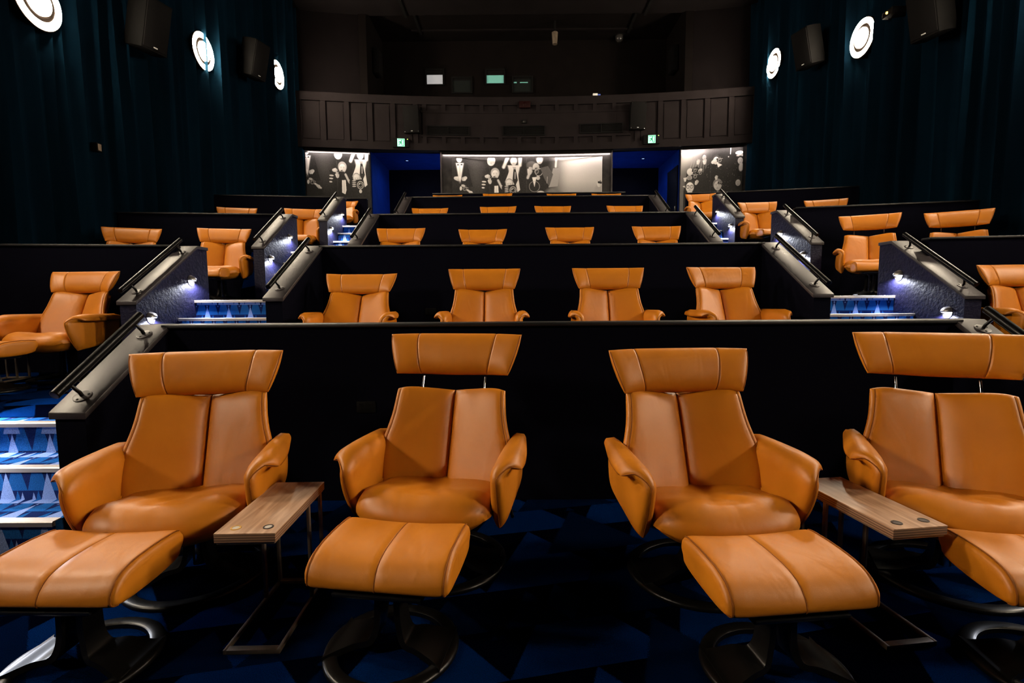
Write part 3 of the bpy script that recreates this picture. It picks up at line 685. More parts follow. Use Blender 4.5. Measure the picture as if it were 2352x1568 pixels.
for i in range(4):
    yf = YW[i] - (0.634 if i == 0 else 0.98); zlow = 0.735 if i == 0 else WT[i] - 0.548
    for sd, xa, xb in (('left', XLS[i] - 0.15, XLS[i]), ('right', XRS[i], XRS[i] + 0.15)):
        ln_ = -0.025 if sd == 'left' else 0.025
        stair_wall('sloping navy stair wall on the %s end of the %s row, middle block' % (sd, ORD[i]), xa, xb, i, yf, zlow, YW[i] - 0.0, YW[i] + 0.14, 'navy_fabric')
        handrail('black handrail on the stair wall at the %s end of the %s middle row' % (sd, ORD[i]), (xa + xb) / 2, i, yf, zlow, YW[i], ln_)
    for sd, xa, xb, face, out in (('left', AL - 0.15, AL, AL, 1), ('right', AR, AR + 0.15, AR, -1)):
        yf2 = YW[i] - 0.97; zl2 = WT[i] - 0.57; yl2 = YW[i] - 0.06
        if i == 0: yf2, zl2 = YW[i] - 0.70, WT[i] - 0.45
        stair_wall('sloping navy stair wall of the %s side block beside the %s row' % (sd, ORD[i]), xa, xb, i, yf2, zl2, yl2, YW[i] + 0.13, 'navy_paint')
        if i > 0: handrail('black handrail on the %s side stair wall beside the %s row' % (sd, ORD[i]), (xa + xb) / 2, i, yf2, zl2, yl2, -ln_)
        if i > 0:
            for dy, dz, q in ((-0.175, -0.37, 'upper'), (-0.80, -0.735, 'lower')):
                step_light('%s eyelid step light glowing on the %s side stair wall of the %s row' % (q, sd, ORD[i]), face, YW[i] + dy, WT[i] + dz, out)
        else:
            for dy, dz, q in ((-0.16, -0.33, 'upper'), (-0.62, -0.62, 'lower')):
                step_light('%s eyelid step light beside the lowest %s stairs' % (q, sd), face, YW[i] + dy, WT[i] + dz, out)

# ------------------------------------------------------------------ stairs
for i in range(4):
    n = 3 if i == 0 else 4; r = (FL[i + 1] - FL[i]) / n
    for sd, xa, xb in (('left', AL, XLS[i] - 0.15), ('right', XRS[i] + 0.15, AR)):
        o = empty('carpeted_stairs', ((xa + xb) / 2, YW[i] - 0.122 - (n - 1) * TREAD, FL[i]))
        tag(o, 'blue patterned carpet stairs in the %s aisle rising from the %s row' % (sd, ORD[i]), 'stairs')
        w = (xb - xa) / 2
        for k in range(n):
            y0 = k * TREAD; y1 = (k + 1) * TREAD if k < n - 1 else 0.16 + k * TREAD
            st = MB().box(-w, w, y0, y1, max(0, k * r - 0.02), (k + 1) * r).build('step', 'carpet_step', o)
            MB().prism_x([(y0 - 0.018, (k + 1) * r - 0.022), (y0, (k + 1) * r - 0.022), (y0, (k + 1) * r), (y0 + 0.034, (k + 1) * r), (y0 + 0.034, (k + 1) * r + 0.005), (y0 - 0.012, (k + 1) * r + 0.005), (y0 - 0.018, (k + 1) * r)], -w, w).build('nosing', 'nosing', st)

# ------------------------------------------------------------------ round wall lamps
def wall_lamp(y, z, side, label):
    out = 1 if side == 'left' else -1
    x = (CL + 0.10) if side == 'left' else (CR - 0.10)
    o = empty('round_wall_lamp', (x, y, z)); tag(o, label, 'lamp', 'round wall lamps')
    o.rotation_euler = (0, 0, 0)
    MB().lathe([(0, -out * 0.10), (0.07, -out * 0.10), (0.07, out * 0.03), (0, out * 0.03)], 20, axis='x').build('stem', 'lamp_body', o, smooth=30)
    MB().lathe([(0.0, out * 0.02), (0.335, out * 0.02), (0.335, out * 0.055), (0.325, out * 0.058), (0, out * 0.058)], 48, axis='x').build('housing', 'lamp_body', o, smooth=30)
    MB().lathe([(0.232, out * 0.060), (0.322, out * 0.060), (0.322, out * 0.066), (0.232, out * 0.066)], 56, axis='x', closed=True).build('outer_ring', 'lamp_glow', o, smooth=30)
    MB().lathe([(0.0, out * 0.090), (0.160, out * 0.090), (0.168, out * 0.082), (0.168, out * 0.059), (0.0, out * 0.059)], 48, axis='x').build('inner_disc', 'lamp_glow', o, smooth=30)
    return o
for side, rows in (('left', [(6.45, 4.91, 'round glowing wall lamp at the top left corner on the curtain'), (9.83, 5.88, 'round glowing wall lamp, middle one along the left curtain'), (12.89, 6.75, 'round glowing wall lamp, farthest along the left curtain'),
                             (3.0, 3.95, 'round glowing wall lamp on the left curtain above the second row'), (-0.5, 3.75, 'round glowing wall lamp on the left curtain above the front row')]),
                   ('right', [(9.68, 5.94, 'round glowing wall lamp, nearer one in view along the right curtain'), (12.90, 6.91, 'round glowing wall lamp, farthest along the right curtain'),
                              (6.15, 4.86, 'round glowing wall lamp on the right curtain above the third row'), (3.0, 3.95, 'round glowing wall lamp on the right curtain above the second row'), (-0.5, 3.75, 'round glowing wall lamp on the right curtain above the front row')])):
    for y, z, lab in rows: wall_lamp(y, z, side, lab)

# ------------------------------------------------------------------ speakers
def wall_speaker(x, y, z, side, label):
    out = 1 if side == 'left' else -1
    o = empty('wall_speaker', (x, y, z)); tag(o, label, 'speaker'); o.rotation_euler = (0, R(14 * out), R(-16 * out))
    MB().prism_z([(0, -0.22), (0.18 * out, -0.24), (0.34 * out, -0.2), (0.34 * out, 0.2), (0.18 * out, 0.24), (0, 0.22)], -0.36, 0.36).build('cabinet', 'speaker_box', o, bevel=0.012)
    MB().box(min(0.335 * out, 0.352 * out), max(0.335 * out, 0.352 * out), -0.185, 0.185, -0.33, 0.33).build('grille', 'mesh_grille', o, bevel=0.005)
    MB().box(min(0.352 * out, 0.356 * out), max(0.352 * out, 0.356 * out), -0.03, 0.03, -0.31, -0.295).build('badge', 'white_plastic', o)
    MB().box(min(-0.22 * out, 0), max(-0.22 * out, 0), -0.05, 0.05, -0.06, 0.06).build('bracket', 'near_black', o)
    return o
wall_speaker(-5.62, 8.0, 5.42, 'left', 'black wall speaker between the two nearer lamps on the left curtain')
wall_speaker(-5.62, 11.2, 6.36, 'left', 'black wall speaker between the two farther lamps on the left curtain')
wall_speaker(6.22, 10.95, 6.38, 'right', 'black wall speaker between the two lamps on the right curtain')
wall_speaker(6.22, 7.8, 5.42, 'right', 'black wall speaker at the upper right corner on the right curtain')
o = empty('junction_box', (CL + 0.07, 7.3, 3.42)); tag(o, 'tiny dark junction box on the left curtain', 'box')
MB().box(-0.06, 0.03, -0.045, 0.045, -0.06, 0.06).build('housing', 'near_black', o, bevel=0.006)
MB().box(0.03, 0.034, -0.03, 0.03, -0.045, 0.045).build('cover', 'bronze', o)
o = empty('indicator_bracket', (CR - 0.28, 8.85, 5.93)); tag(o, 'small bracket with an amber indicator beside the right wall speaker', 'indicator')
MB().box(-0.03, 0.30, -0.12, 0.12, -0.05, 0.05).build('bracket', 'near_black', o, bevel=0.008)
MB().lathe([(0, -0.05), (0.018, -0.045), (0.02, -0.03), (0, -0.03)], 10, axis='x').build('indicator', 'led_amber', o, smooth=40)

def fascia_speaker(X, zc, yaw, label):
    o = empty('fascia_speaker', (X, arc(X) - 0.30, zc)); tag(o, label, 'speaker'); o.rotation_euler = (R(8), 0, yaw)
    MB().prism_z([(-0.23, -0.10), (0.23, -0.10), (0.17, 0.16), (-0.17, 0.16)], -0.36, 0.36).build('cabinet', 'speaker_box', o, bevel=0.01)
    MB().box(-0.215, 0.215, -0.115, -0.10, -0.345, 0.345).build('grille', 'mesh_grille', o, bevel=0.004)
    for sx in (-0.19, 0.19):
        for sz in (-0.32, 0.32): MB().lathe([(0, -0.118), (0.008, -0.118), (0.008, -0.113)], 8, origin=(sx, 0, sz), axis='y').build('screw', 'chrome', o)
    MB().box(-0.02, 0.03, -0.119, -0.115, -0.31, -0.298).build('badge', 'white_plastic', o)
    MB().box(-0.05, 0.05, 0.14, 0.22, -0.1, 0.1).build('bracket', 'near_black', o)
    return o
fascia_speaker(-2.81, 6.22, R(-6), 'black speaker box on the panelled fascia above the left exit sign')
fascia_speaker(3.44, 6.26, R(6), 'black speaker box on the panelled fascia above the right exit sign')

def grille_vent(X, zc, w, h, label):
    o = empty('air_vent', (X, arc(X) - 0.245, zc)); tag(o, label, 'vent'); o.rotation_euler = (0, 0, arcrot(X))
    fr = MB(); t = 0.03
    fr.box(-w, w, -0.03, 0.01, -h, -h + t).box(-w, w, -0.03, 0.01, h - t, h).box(-w, -w + t, -0.03, 0.01, -h + t, h - t).box(w - t, w, -0.03, 0.01, -h + t, h - t).box(-0.012, 0.012, -0.028, 0.01, -h + t, h - t)
    fr.build('frame', 'near_black', o)
    MB().box(-w + t, w - t, 0.0, 0.008, -h + t, h - t).build('backing', 'near_black', o)
    nS = 6
    me = None
    for k in range(nS):
        z = -h + t + (2 * h - 2 * t) * (k + 0.5) / nS
        if me is None:
            s = MB().box(-w + t, w - t, -0.02, -0.004, -0.006, 0.006).build('slat', 'mesh_grille', o); me = s.data
        else:
            s = bpy.data.objects.new('slat', me); COL.objects.link(s); s.parent = o
        s.location = (0, 0, z); s.rotation_euler = (R(30), 0, 0)
    return o
grille_vent(-1.83, 5.96, 0.60, 0.13, 'slatted air vent on the fascia, left of three')
grille_vent(0.30, 5.96, 0.60, 0.14, 'slatted air vent in the middle of the fascia')
grille_vent(2.47, 5.99, 0.60, 0.135, 'slatted air vent on the fascia, right of three')

def exit_sign(X, zc, label):
    o = empty('exit_sign', (X, arc(X) - 0.28, zc)); tag(o, label, 'sign'); o.rotation_euler = (0, 0, arcrot(X))
    MB().box(-0.22, 0.22, -0.045, 0.06, -0.125, 0.125).build('housing', 'near_black', o, bevel=0.008)
    f = MB().prism_x([(-0.05, -0.105), (-0.046, -0.105), (-0.046, 0.105), (-0.05, 0.105)], -0.09, 0.11).build('lit_panel', 'exit_glow', o)
    y0, y1 = -0.054, -0.051
    def sil(name, poly):
        n = len(poly); vs = [(x, y0, z) for x, z in poly] + [(x, y1, z) for x, z in poly]
        MB().add(vs, [tuple(range(n)), tuple(reversed(range(n, 2 * n)))] + [(i, n + i, n + (i + 1) % n, (i + 1) % n) for i in range(n)]).build(name, 'exit_green', f)
    sil('door_outline', [(0.035, -0.09), (0.095, -0.09), (0.095, 0.09), (-0.07, 0.09), (-0.07, 0.075), (0.08, 0.075), (0.08, -0.075), (0.035, -0.075)])
    sil('running_head', [(0.025 + 0.016 * math.cos(t * 0.785), 0.052 + 0.016 * math.sin(t * 0.785)) for t in range(8)])
    sil('running_body', [(0.02, 0.034), (0.036, 0.02), (0.02, -0.005), (0.044, -0.03), (0.044, -0.072), (0.028, -0.072), (0.028, -0.038), (0.002, -0.02), (-0.018, -0.05), (-0.058, -0.058), (-0.058, -0.044), (-0.028, -0.036), (-0.008, 0.006), (-0.03, 0.006), (-0.042, -0.014), (-0.054, -0.006), (-0.038, 0.022)])
    MB().lathe([(0, -0.05), (0.012, -0.05), (0.012, -0.045)], 10, origin=(0.19, 0, 0.09), axis='y').build('indicator', 'led', o)
    return o
exit_sign(-3.14, 5.595, 'glowing green exit sign with running figure over the left blue doorway')
exit_sign(3.84, 5.625, 'glowing green exit sign with running figure over the right blue doorway')
o = empty('alarm_sounder', (0.33, arc(0.33) - 0.27, 6.66)); tag(o, 'dark red alarm sounder on the fascia edge above the middle vent', 'alarm')
MB().box(-0.16, 0.16, -0.05, 0.05, -0.09, 0.09).build('housing', 'red_plastic', o, bevel=0.02)
MB().lathe([(0, -0.07), (0.05, -0.06), (0.06, -0.05)], 16, axis='y').build('lens', 'red_plastic', o, smooth=40)
o = empty('sensor_box', (0.31, arc(0.31) - 0.24, 6.21)); tag(o, 'tiny black sensor box above the middle vent', 'sensor')
MB().box(-0.075, 0.075, -0.03, 0.03, -0.05, 0.05).build('housing', 'near_black', o, bevel=0.008)
MB().lathe([(0, -0.04), (0.025, -0.035), (0.03, -0.03)], 12, axis='y').build('lens', 'gloss_black', o, smooth=40)
o = empty('small_carton', (2.33, arc(2.33) - 0.2, FT + 0.02)); tag(o, 'small white and blue carton left on top of the fascia', 'carton')
MB().box(-0.09, 0.04, -0.03, 0.03, 0, 0.07).build('carton', mat('white_card', (.75, .75, .75), .6), o, bevel=0.004)
MB().box(0.04, 0.12, -0.03, 0.03, 0, 0.05).build('blue_end', mat('blue_card', (.05, .1, .5), .6), o, bevel=0.004)

# ------------------------------------------------------------------ power outlets on the partitions
for x, y, z, lab in ((-0.93, YW[0], 0.603, 'small black power outlet low on the front partition'), (-0.91, YW[1], 1.133, 'small black power outlet left on the second partition'), (1.386, YW[1], 1.122, 'small black power outlet right on the second partition')):
    o = empty('power_outlet', (x, y, z)); tag(o, lab, 'outlet')
    MB().box(-0.058, 0.058, -0.009, 0.0, -0.036, 0.036).build('plate', 'near_black', o, bevel=0.003)
    for sx in (-0.028, 0.028):
        MB().box(sx - 0.012, sx + 0.012, -0.011, -0.009, 0.004, 0.024).build('switch', 'near_black', o)
        MB().box(sx - 0.004, sx + 0.004, -0.010, -0.0088, -0.022, -0.006).build('socket_hole', 'near_black', o)

# ------------------------------------------------------------------ recliner chair
def sclip(n):                         # parameter samples crowded towards the rims
    return [math.sin(math.pi / 2 * (-1 + 2 * k / (n - 1))) for k in range(n)]
def pillow(front, back, us, vs):
    nu, nv = len(us), len(vs); mb = MB()
    A = [[front(u, v) for v in vs] for u in us]; B = [[back(u, v) for v in vs] for u in us]
    mb.grid(A); mb.grid(B)
    rim = [(i, 0) for i in range(nu)] + [(nu - 1, j) for j in range(1, nv)] + [(i, nv - 1) for i in range(nu - 2, -1, -1)] + [(0, j) for j in range(nv - 2, 0, -1)]
    vs_, fs = [], []
    n = len(rim)
    for (i, j) in rim: vs_ += [A[i][j], B[i][j]]
    for k in range(n):
        k2 = (k + 1) % n; fs.append((2 * k, 2 * k2, 2 * k2 + 1, 2 * k + 1))
    mb.add(vs_, fs)
    return mb
def rim_e(t, p=5.0, q=0.36): return max(0.0, 1 - abs(t) ** p) ** q
def catmull(pts, n, closed=True):
    out = []; k = len(pts); P = [np.array(p, float) for p in pts]
    m = k if closed else k - 1
    for i in range(m):
        if closed: p0, p1, p2, p3 = P[(i - 1) % k], P[i], P[(i + 1) % k], P[(i + 2) % k]
        else: p0, p1, p2, p3 = P[max(i - 1, 0)], P[i], P[i + 1], P[min(i + 2, k - 1)]
        for s in range(n):
            t = s / n
            out.append(0.5 * ((2 * p1) + (-p0 + p2) * t + (2 * p0 - 5 * p1 + 4 * p2 - p3) * t * t + (-p0 + 3 * p1 - 3 * p2 + p3) * t ** 3))
    if not closed: out.append(P[-1])
    return out

RECL = R(24)                          # recline of the back
def back_point(x, s, d):
    """x across, s up along the back from the seat joint, d forward from the back plane"""
    y0, z0 = 0.075, 0.40
    return (x, y0 + s * math.sin(RECL) - d * math.cos(RECL), z0 + s * math.cos(RECL) + d * math.sin(RECL))

def make_chair():
    root = empty('recliner_chair')
    # --- backrest: two padded panels meeting in a deep centre seam
    for sgn in (-1, 1):
        def half(t):                   # half width of the back over height 0..1
            return 0.306 + 0.036 * math.exp(-((t - 0.36) / 0.25) ** 2) - 0.026 * t
        def P(u, v, side):
            t = (v + 1) / 2; a = (u + 1) / 2
            k = 0.10
            aa = a if True else a
            x = 0.002 + aa * half(t)
            s = -0.09 + 0.53 * t
            if a > 0.5: s -= 0.020 * ((a - 0.5) / 0.5) ** 3 * (1 if v > 0 else -0.5) * abs(v) ** 4
            eu = rim_e(u, 4.0, 0.40); ev = rim_e(v, 7.0, 0.36)
            vdish = 0.088 * a ** 1.15                       # outer edges come forward
            th = 0.046 * eu * ev
            d = -0.022 + vdish + (th if side > 0 else -0.035 * eu * ev)
            if side > 0: d -= 0.004 * math.exp(-((a - 0.93) / 0.02) ** 2)
            return back_point(sgn * x, s, d)
        us = sorted(set([round(q, 5) for q in sclip(23)] + [0.83, 0.86, 0.89])); vv = sclip(25)
        pn = pillow(lambda u, v: P(u, v, 1), lambda u, v: P(u, v, -1), us, vv).build('backrest_panel', 'leather', root, smooth=60)
        pts = [Vector(P(0.86, -0.9 + 1.85 * k / 24, 1)) for k in range(25)]
        MB().tube(pts, 0.0022, 6).build('seam', 'piping', pn, smooth=60)
    # --- headrest with forward wings
    HS = 0.434
    def HP(u, v, side):
        t = (v + 1) / 2; au = abs(u)
        kk = 0.045
        u2 = u * math.sqrt(1 - kk * v * v); v2 = v * math.sqrt(1 - kk * u * u)
        hw = 0.300 + 0.060 * t
        x = u2 * hw
        wing = max(0.0, au - 0.52) / 0.48
        s = HS + 0.114 + 0.111 * v2 + (0.002 * au ** 2.5 * (0.3 + 0.7 * t) - 0.024 * wing ** 1.35) - 0.006 * (1 - au ** 2) * (1 - t)
        eu = rim_e(u, 9.0, 0.42); ev = rim_e(v, 2.6, 0.52)
        d = 0.030 + 0.058 * wing ** 1.35
        th = (0.058 - 0.018 * wing) * eu * ev
        if side > 0: th -= 0.0055 * math.exp(-((au - 0.60) / 0.014) ** 2)
        d += th if side > 0 else -0.040 * eu * ev
        return back_point(x, s, d)
    us = sorted(set([round(q, 5) for q in sclip(33)] + [s_ * (0.60 + k) for s_ in (-1, 1) for k in (-0.03, -0.016, -0.006, 0, 0.006, 0.016, 0.03)]))
    hr = pillow(lambda u, v: HP(u, v, 1), lambda u, v: HP(u, v, -1), us, sclip(19)).build('headrest', 'leather', root, smooth=60)
    for s_ in (-1, 1):
        MB().tube([HP(s_ * 0.60, -0.97 + 1.94 * k / 20, 1) for k in range(21)], 0.0024, 6).build('seam', 'piping', hr, smooth=60)
        MB().tube([HP(s_ * 0.985, -0.9 + 1.8 * k / 20, 1) for k in range(21)], 0.0024, 6).build('seam', 'piping', hr, smooth=60)
    for s_ in (-1, 1):
        MB().tube([back_point(s_ * 0.165, 0.38, 0.028), back_point(s_ * 0.165, 0.50, 0.028)], 0.0065, 10).build('headrest_post', 'chrome', root, smooth=50)
    # --- seat: a deep bulging cushion
    prof = catmull([(0.15, 0.30), (0.17, 0.400), (0.02, 0.405), (-0.14, 0.432), (-0.27, 0.458), (-0.358, 0.440), (-0.408, 0.378), (-0.384, 0.306), (-0.27, 0.266), (-0.05, 0.275)], 6)
    cy, cz = -0.13, 0.362
    us = sclip(71); P = []
    for u in us:
        e = rim_e(u, 4.5, 0.40); row = []
        for (y, z) in prof:
            yy = cy + (y - cy) * (0.55 + 0.45 * e); z2 = cz + (z - cz) * e
            if y < -0.2: yy += 0.045 * u * u * min(1, (-0.2 - y) / 0.12)
            if z < cz: z2 += 0.045 * u * u * min(1, (cz - z) / 0.06)
            if z > cz: z2 += (0.024 * abs(u) ** 2 + 0.0045 * math.exp(-(u / 0.5) ** 2 - ((y + 0.20) / 0.10) ** 2) * math.sin(19 * u + 26 * y * (1 if u > 0 else -1) + 1.3) - 0.012 * math.exp(-(u / 0.25) ** 2) * (1 if y > -0.3 else 0.3)) * e
            row.append(((0.304 - 0.030 * (y + 0.4)) * u, yy, z2))
        row.append(row[0]); P.append(row)
    mb = MB().grid(P); np_ = len(prof)
    mb.add([p for p in P[0][:-1]], [tuple(range(np_))]); mb.add([p for p in P[-1][:-1]], [tuple(range(np_))])
    mb.build('seat_cushion', 'leather', root, smooth=70)
    # --- arms: padded shells that roll outwards into a flared lip
    for sgn in (-1, 1):
        def C(a, s):
            """a: 0 bottom .. 1 lip; s: 0 back .. 1 front"""
            zb = 0.30 + 0.05 * (1 - s) - 0.035 * s ** 3
            zt = 0.605 - 0.018 * s - 0.03 * (1 - s) ** 2
            roll = max(0.0, (a - 0.66) / 0.34)
            fl = (0.060 + 0.066 * s ** 1.3)
            x = 0.322 + 0.010 * math.sin(a * 3.0) + fl * roll ** 1.6 + 0.02 * (1 - s) * (1 - a)
            h = min(1.0, a / 0.86)
            z = zb + (zt - zb) * (1 - (1 - h) ** 1.25) - 0.030 * max(0, (a - 0.86) / 0.14) ** 1.4 - 0.012 * roll * s
            yfr = -0.235 - 0.105 * math.sin(min(1.0, a * 1.3) * math.pi / 2) + 0.10 * roll ** 1.5
            ybk = 0.16 + 0.08 * a
            y = ybk + (yfr - ybk) * s
            return np.array((sgn * x, y, z))
        def S(u, v, side):
            a = (u + 1) / 2; s = (v + 1) / 2; h = 1e-3
            a, s = ((u * math.sqrt(1 - 0.16 * v * v) + 1) / 2, (v * math.sqrt(1 - 0.16 * u * u) + 1) / 2)
            c = C(a, s)
            a0, a1 = max(0, a - h), min(1, a + h); s0, s1 = max(0, s - h), min(1, s + h)
            n = np.cross(C(a1, s) - C(a0, s), C(a, s1) - C(a, s0)); n = n / (np.linalg.norm(n) + 1e-9) * sgn * -1
            e = rim_e(u, 5, 0.42) * rim_e(v, 7, 0.40)
            # n points to the inside of the chair
            th = (0.046 - 0.012 * a) * e
            p = c + n * (th if side > 0 else -th * 0.85)
            return tuple(p)
        ar = pillow(lambda u, v: S(u, v, 1), lambda u, v: S(u, v, -1), sclip(27), sclip(23)).build('armrest', 'leather', root, smooth=70)
        pts = [S(-0.98 + 1.96 * k / 30, 1.0, 1) for k in range(31)] + [S(1.0, 1 - 1.8 * k / 16, 1) for k in range(1, 17)]
        MB().tube(pts, 0.0026, 6).build('piping', 'piping', ar, smooth=60)
    # --- back shell behind the panels
    def B(u, v, side):
        t = (v + 1) / 2; x = u * (0.285 - 0.02 * t); e = rim_e(u, 6, .4) * rim_e(v, 6, .4)
        return back_point(x, -0.05 + 0.46 * t, -0.012 - (0.035 * e if side < 0 else 0) + 0.03 * u * u)
    pillow(lambda u, v: B(u, v, 1), lambda u, v: B(u, v, -1), sclip(13), sclip(13)).build('back_shell', 'leather', root, smooth=60)
    # --- mechanism and swivel base
    MB().prism_x([(-0.26, 0.285), (0.10, 0.285), (0.20, 0.33), (0.20, 0.36), (-0.28, 0.33)], -0.20, 0.20).build('seat_frame', 'black_metal', root, bevel=0.008)
    MB().tube([(0.24, -0.02, 0.30), (0.34, -0.02, 0.29), (0.36, -0.10, 0.29)], 0.008, 8).build('recline_lever', 'black_metal', root, smooth=50)
    MB().lathe([(0, 0.05), (0.026, 0.05), (0.026, 0.29), (0, 0.29)], 16).build('column', 'chrome', root, smooth=40)
    base(root, 0.305, 0.255, 0.27)
    return root
def base(root, ro, ri, top):
    prof = [(ri, 0.0), (ro, 0.0), (ro + 0.003, 0.006), (ro, 0.016), (ro - 0.008, 0.021), (ri + 0.006, 0.022), (ri, 0.017)]
    MB().lathe(prof, 64, closed=True).build('base_ring', 'black_wood', root, smooth=50)
    for sgn in (-1, 1):               # two bent strips sweep from the column out into the ring
        line = catmull([(0.036, top), (0.036, top * 0.72), (0.041, top * 0.42), (0.062, top * 0.20), (0.115, 0.045), (0.185, 0.020), (ri + 0.02, 0.016)], 5, closed=False)
        n = len(line); P = []
        for k, (x, z) in enumerate(line):
            t = k / (n - 1); w = 0.042 + 0.075 * max(0, (t - 0.35) / 0.65) ** 1.3
            a = line[max(0, k - 1)]; b_ = line[min(n - 1, k + 1)]; d = np.array(b_) - np.array(a); d = d / np.linalg.norm(d); nx, nz = -d[1], d[0]
            th = 0.011
            P.append([(sgn * (x + nx * th), -w, z + nz * th), (sgn * (x + nx * th), w, z + nz * th), (sgn * (x - nx * th), w, z - nz * th), (sgn * (x - nx * th), -w, z - nz * th), (sgn * (x + nx * th), -w, z + nz * th)])
        mb = MB().grid(P); mb.add(P[0][:4], [(0, 1, 2, 3)]); mb.add(P[-1][:4], [(0, 1, 2, 3)])
        mb.build('bent_leg', 'black_wood', root, smooth=40)

def make_footstool():
    root = empty('footstool')
    # cushion: gently dished top rolling over at the front
    prof = catmull([(0.205, 0.345), (0.190, 0.390), (0.11, 0.400), (0.03, 0.400), (-0.04, 0.395), (-0.100, 0.378), (-0.138, 0.342), (-0.146, 0.302), (-0.09, 0.285), (0.05, 0.286), (0.16, 0.302)], 6)
    cy, cz = 0.01, 0.335; hw = 0.256
    us = sorted(set([round(q, 5) for q in sclip(27)] + [-0.02, -0.008, 0, 0.008, 0.02, -0.90, -0.93, 0.90, 0.93])); P = []
    for u in us:
        e = rim_e(u, 16, 0.34); row = []
        for (y, z) in prof:
            z2 = cz + (z - cz) * (0.35 + 0.65 * e); yy = cy + (y - cy) * (0.80 + 0.20 * e)
            if z > cz - 0.02: z2 += 0.016 * u * u - 0.004 * math.exp(-(u / 0.012) ** 2)
            if y < -0.15: yy += 0.004 * math.exp(-(u / 0.012) ** 2)
            row.append((u * hw, yy, z2))
        row.append(row[0]); P.append(row)
    mb = MB().grid(P); np_ = len(prof)
    mb.add(P[0][:-1], [tuple(range(np_))]); mb.add(P[-1][:-1], [tuple(range(np_))])
    cu = mb.build('cushion', 'leather', root, smooth=70)
    mid = us.index(0); arc_ = [k for k in range(np_) if 6 <= k <= 46]
    MB().tube([Vector(P[mid][k]) for k in arc_], 0.0022, 6).build('seam', 'piping', cu, smooth=60)
    for sgn in (-1, 1):
        j = us.index(sgn * 0.93)
        MB().tube([Vector(P[j][k]) + Vector((sgn * 0.002, 0, 0.001)) for k in arc_], 0.0028, 6).build('piping', 'piping', cu, smooth=60)
    MB().prism_x([(-0.13, 0.262), (0.13, 0.262), (0.14, 0.29), (-0.14, 0.28)], -0.16, 0.16).build('support_plate', 'black_metal', root, bevel=0.006)
    base(root, 0.240, 0.192, 0.27)
    return root

def make_table():
    root = empty('side_table')
    w, d, h = 0.108, 0.25, 0.455
    MB().box(-w, w, -d, d, h - 0.034, h - 0.002).build('core', 'ply', root, bevel=0.002)
    MB().box(-w, w, -d, d, h - 0.0025, h).build('veneer_top', 'walnut', root)
    MB().box(-w + 0.006, w - 0.006, -d + 0.006, d - 0.004, h - 0.042, h - 0.0338).build('metal_plate', 'bronze', root)
    t = 0.006; bw = 0.014
    for s_ in (-1, 1):
        x = s_ * (w - 0.012)
        MB().box(x - t, x + t, -d + 0.004, d - 0.02, 0.0, 0.016).build('base_bar', 'bronze', root, bevel=0.001)
        for y in (d - 0.03, 0.085):
            MB().box(x - t, x + t, y - 0.009, y + 0.009, 0.016, h - 0.042).build('leg', 'bronze', root, bevel=0.001)
    MB().box(-w + 0.018, w - 0.018, -d + 0.004, -d + 0.03, 0.0, 0.016).build('cross_bar', 'bronze', root, bevel=0.001)
    MB().box(-w + 0.018, w - 0.018, d - 0.045, d - 0.02, 0.0, 0.016).build('cross_bar', 'bronze', root, bevel=0.001)
    for x, y, m1, m2 in ((-0.052, -0.205, 'brass', 'button_face'), (0.062, -0.20, 'black_metal', 'button_face')):
        b_ = MB().lathe([(0.013, h), (0.018, h), (0.018, h + 0.002), (0.013, h + 0.002)], 24, origin=(x, y, 0), closed=True).build('call_button', m1, root, smooth=40)
        MB().lathe([(0, h + 0.0012), (0.0132, h + 0.0012)], 20, origin=(x, y, 0)).build('button_face', m2, b_)
    return root

CHAIR = make_chair(); STOOL = make_footstool(); TABLE = make_table()
index_children()
def headrest_to_axis(hx, hy, deg):
    """where the swivel axis stands when the headrest centre is at hx, hy"""
    a = R(deg); return hx + 0.335 * math.sin(a), hy - 0.335 * math.cos(a)

P4 = ['leftmost', 'second from the left', 'third from the left', 'rightmost']
# front row
UP = 0.078
G1 = 'recliners in the front row'
plan = []
plan.append((-1.485, 2.27, 0, 12, 'large tan leather recliner in the front row beside the lit stairs', G1, 0.0, 0))
plan.append((-0.355, 2.37, 0, -9, 'tan leather recliner in the front row with raised headrest, left of centre', G1, UP, 0))
plan.append((0.830, 2.25, 0, 4, 'tan leather recliner in the front row with lowered headrest, right of centre', G1, 0.0, 0))
plan.append((1.958, 2.225, 0, -24, 'tan front row recliner with raised headrest, cut by the right picture edge', G1, UP, 0))
for k, (hx, lean, lift, dg) in enumerate(((-1.518, R(9), 0.0, 2), (-0.291, 0, 0, 0), (0.916, 0, 0, 0), (2.008, 0, 0, 6))):
    x, y = headrest_to_axis(hx, 5.07, dg)
    plan.append((x, y, FL[1], dg, '%s tan recliner in the second row of the middle block' % P4[k], 'recliners in the second row', lift, lean))
for k, (hx, lean) in enumerate(((-1.623, 0), (-0.45, R(5)), (0.803, R(1)), (2.046, 0))):
    x, y = headrest_to_axis(hx, 7.47, 0)
    plan.append((x, y, FL[2], 0, '%s tan recliner in the third row, middle block, headrest showing' % P4[k], 'recliners in the third row', 0, lean))
for k, (hx, lean) in enumerate(((-1.598, R(5)), (-0.291, R(1.5)), (0.737, R(1)), (2.106, R(2)))):
    x, y = headrest_to_axis(hx, 9.87, (0, -4, 3, 3)[k])
    plan.append((x, y, FL[3], (0, -4, 3, 3)[k], '%s tan recliner in the fourth row, middle block, headrest edge showing' % P4[k], 'recliners in the fourth row', 0, lean))
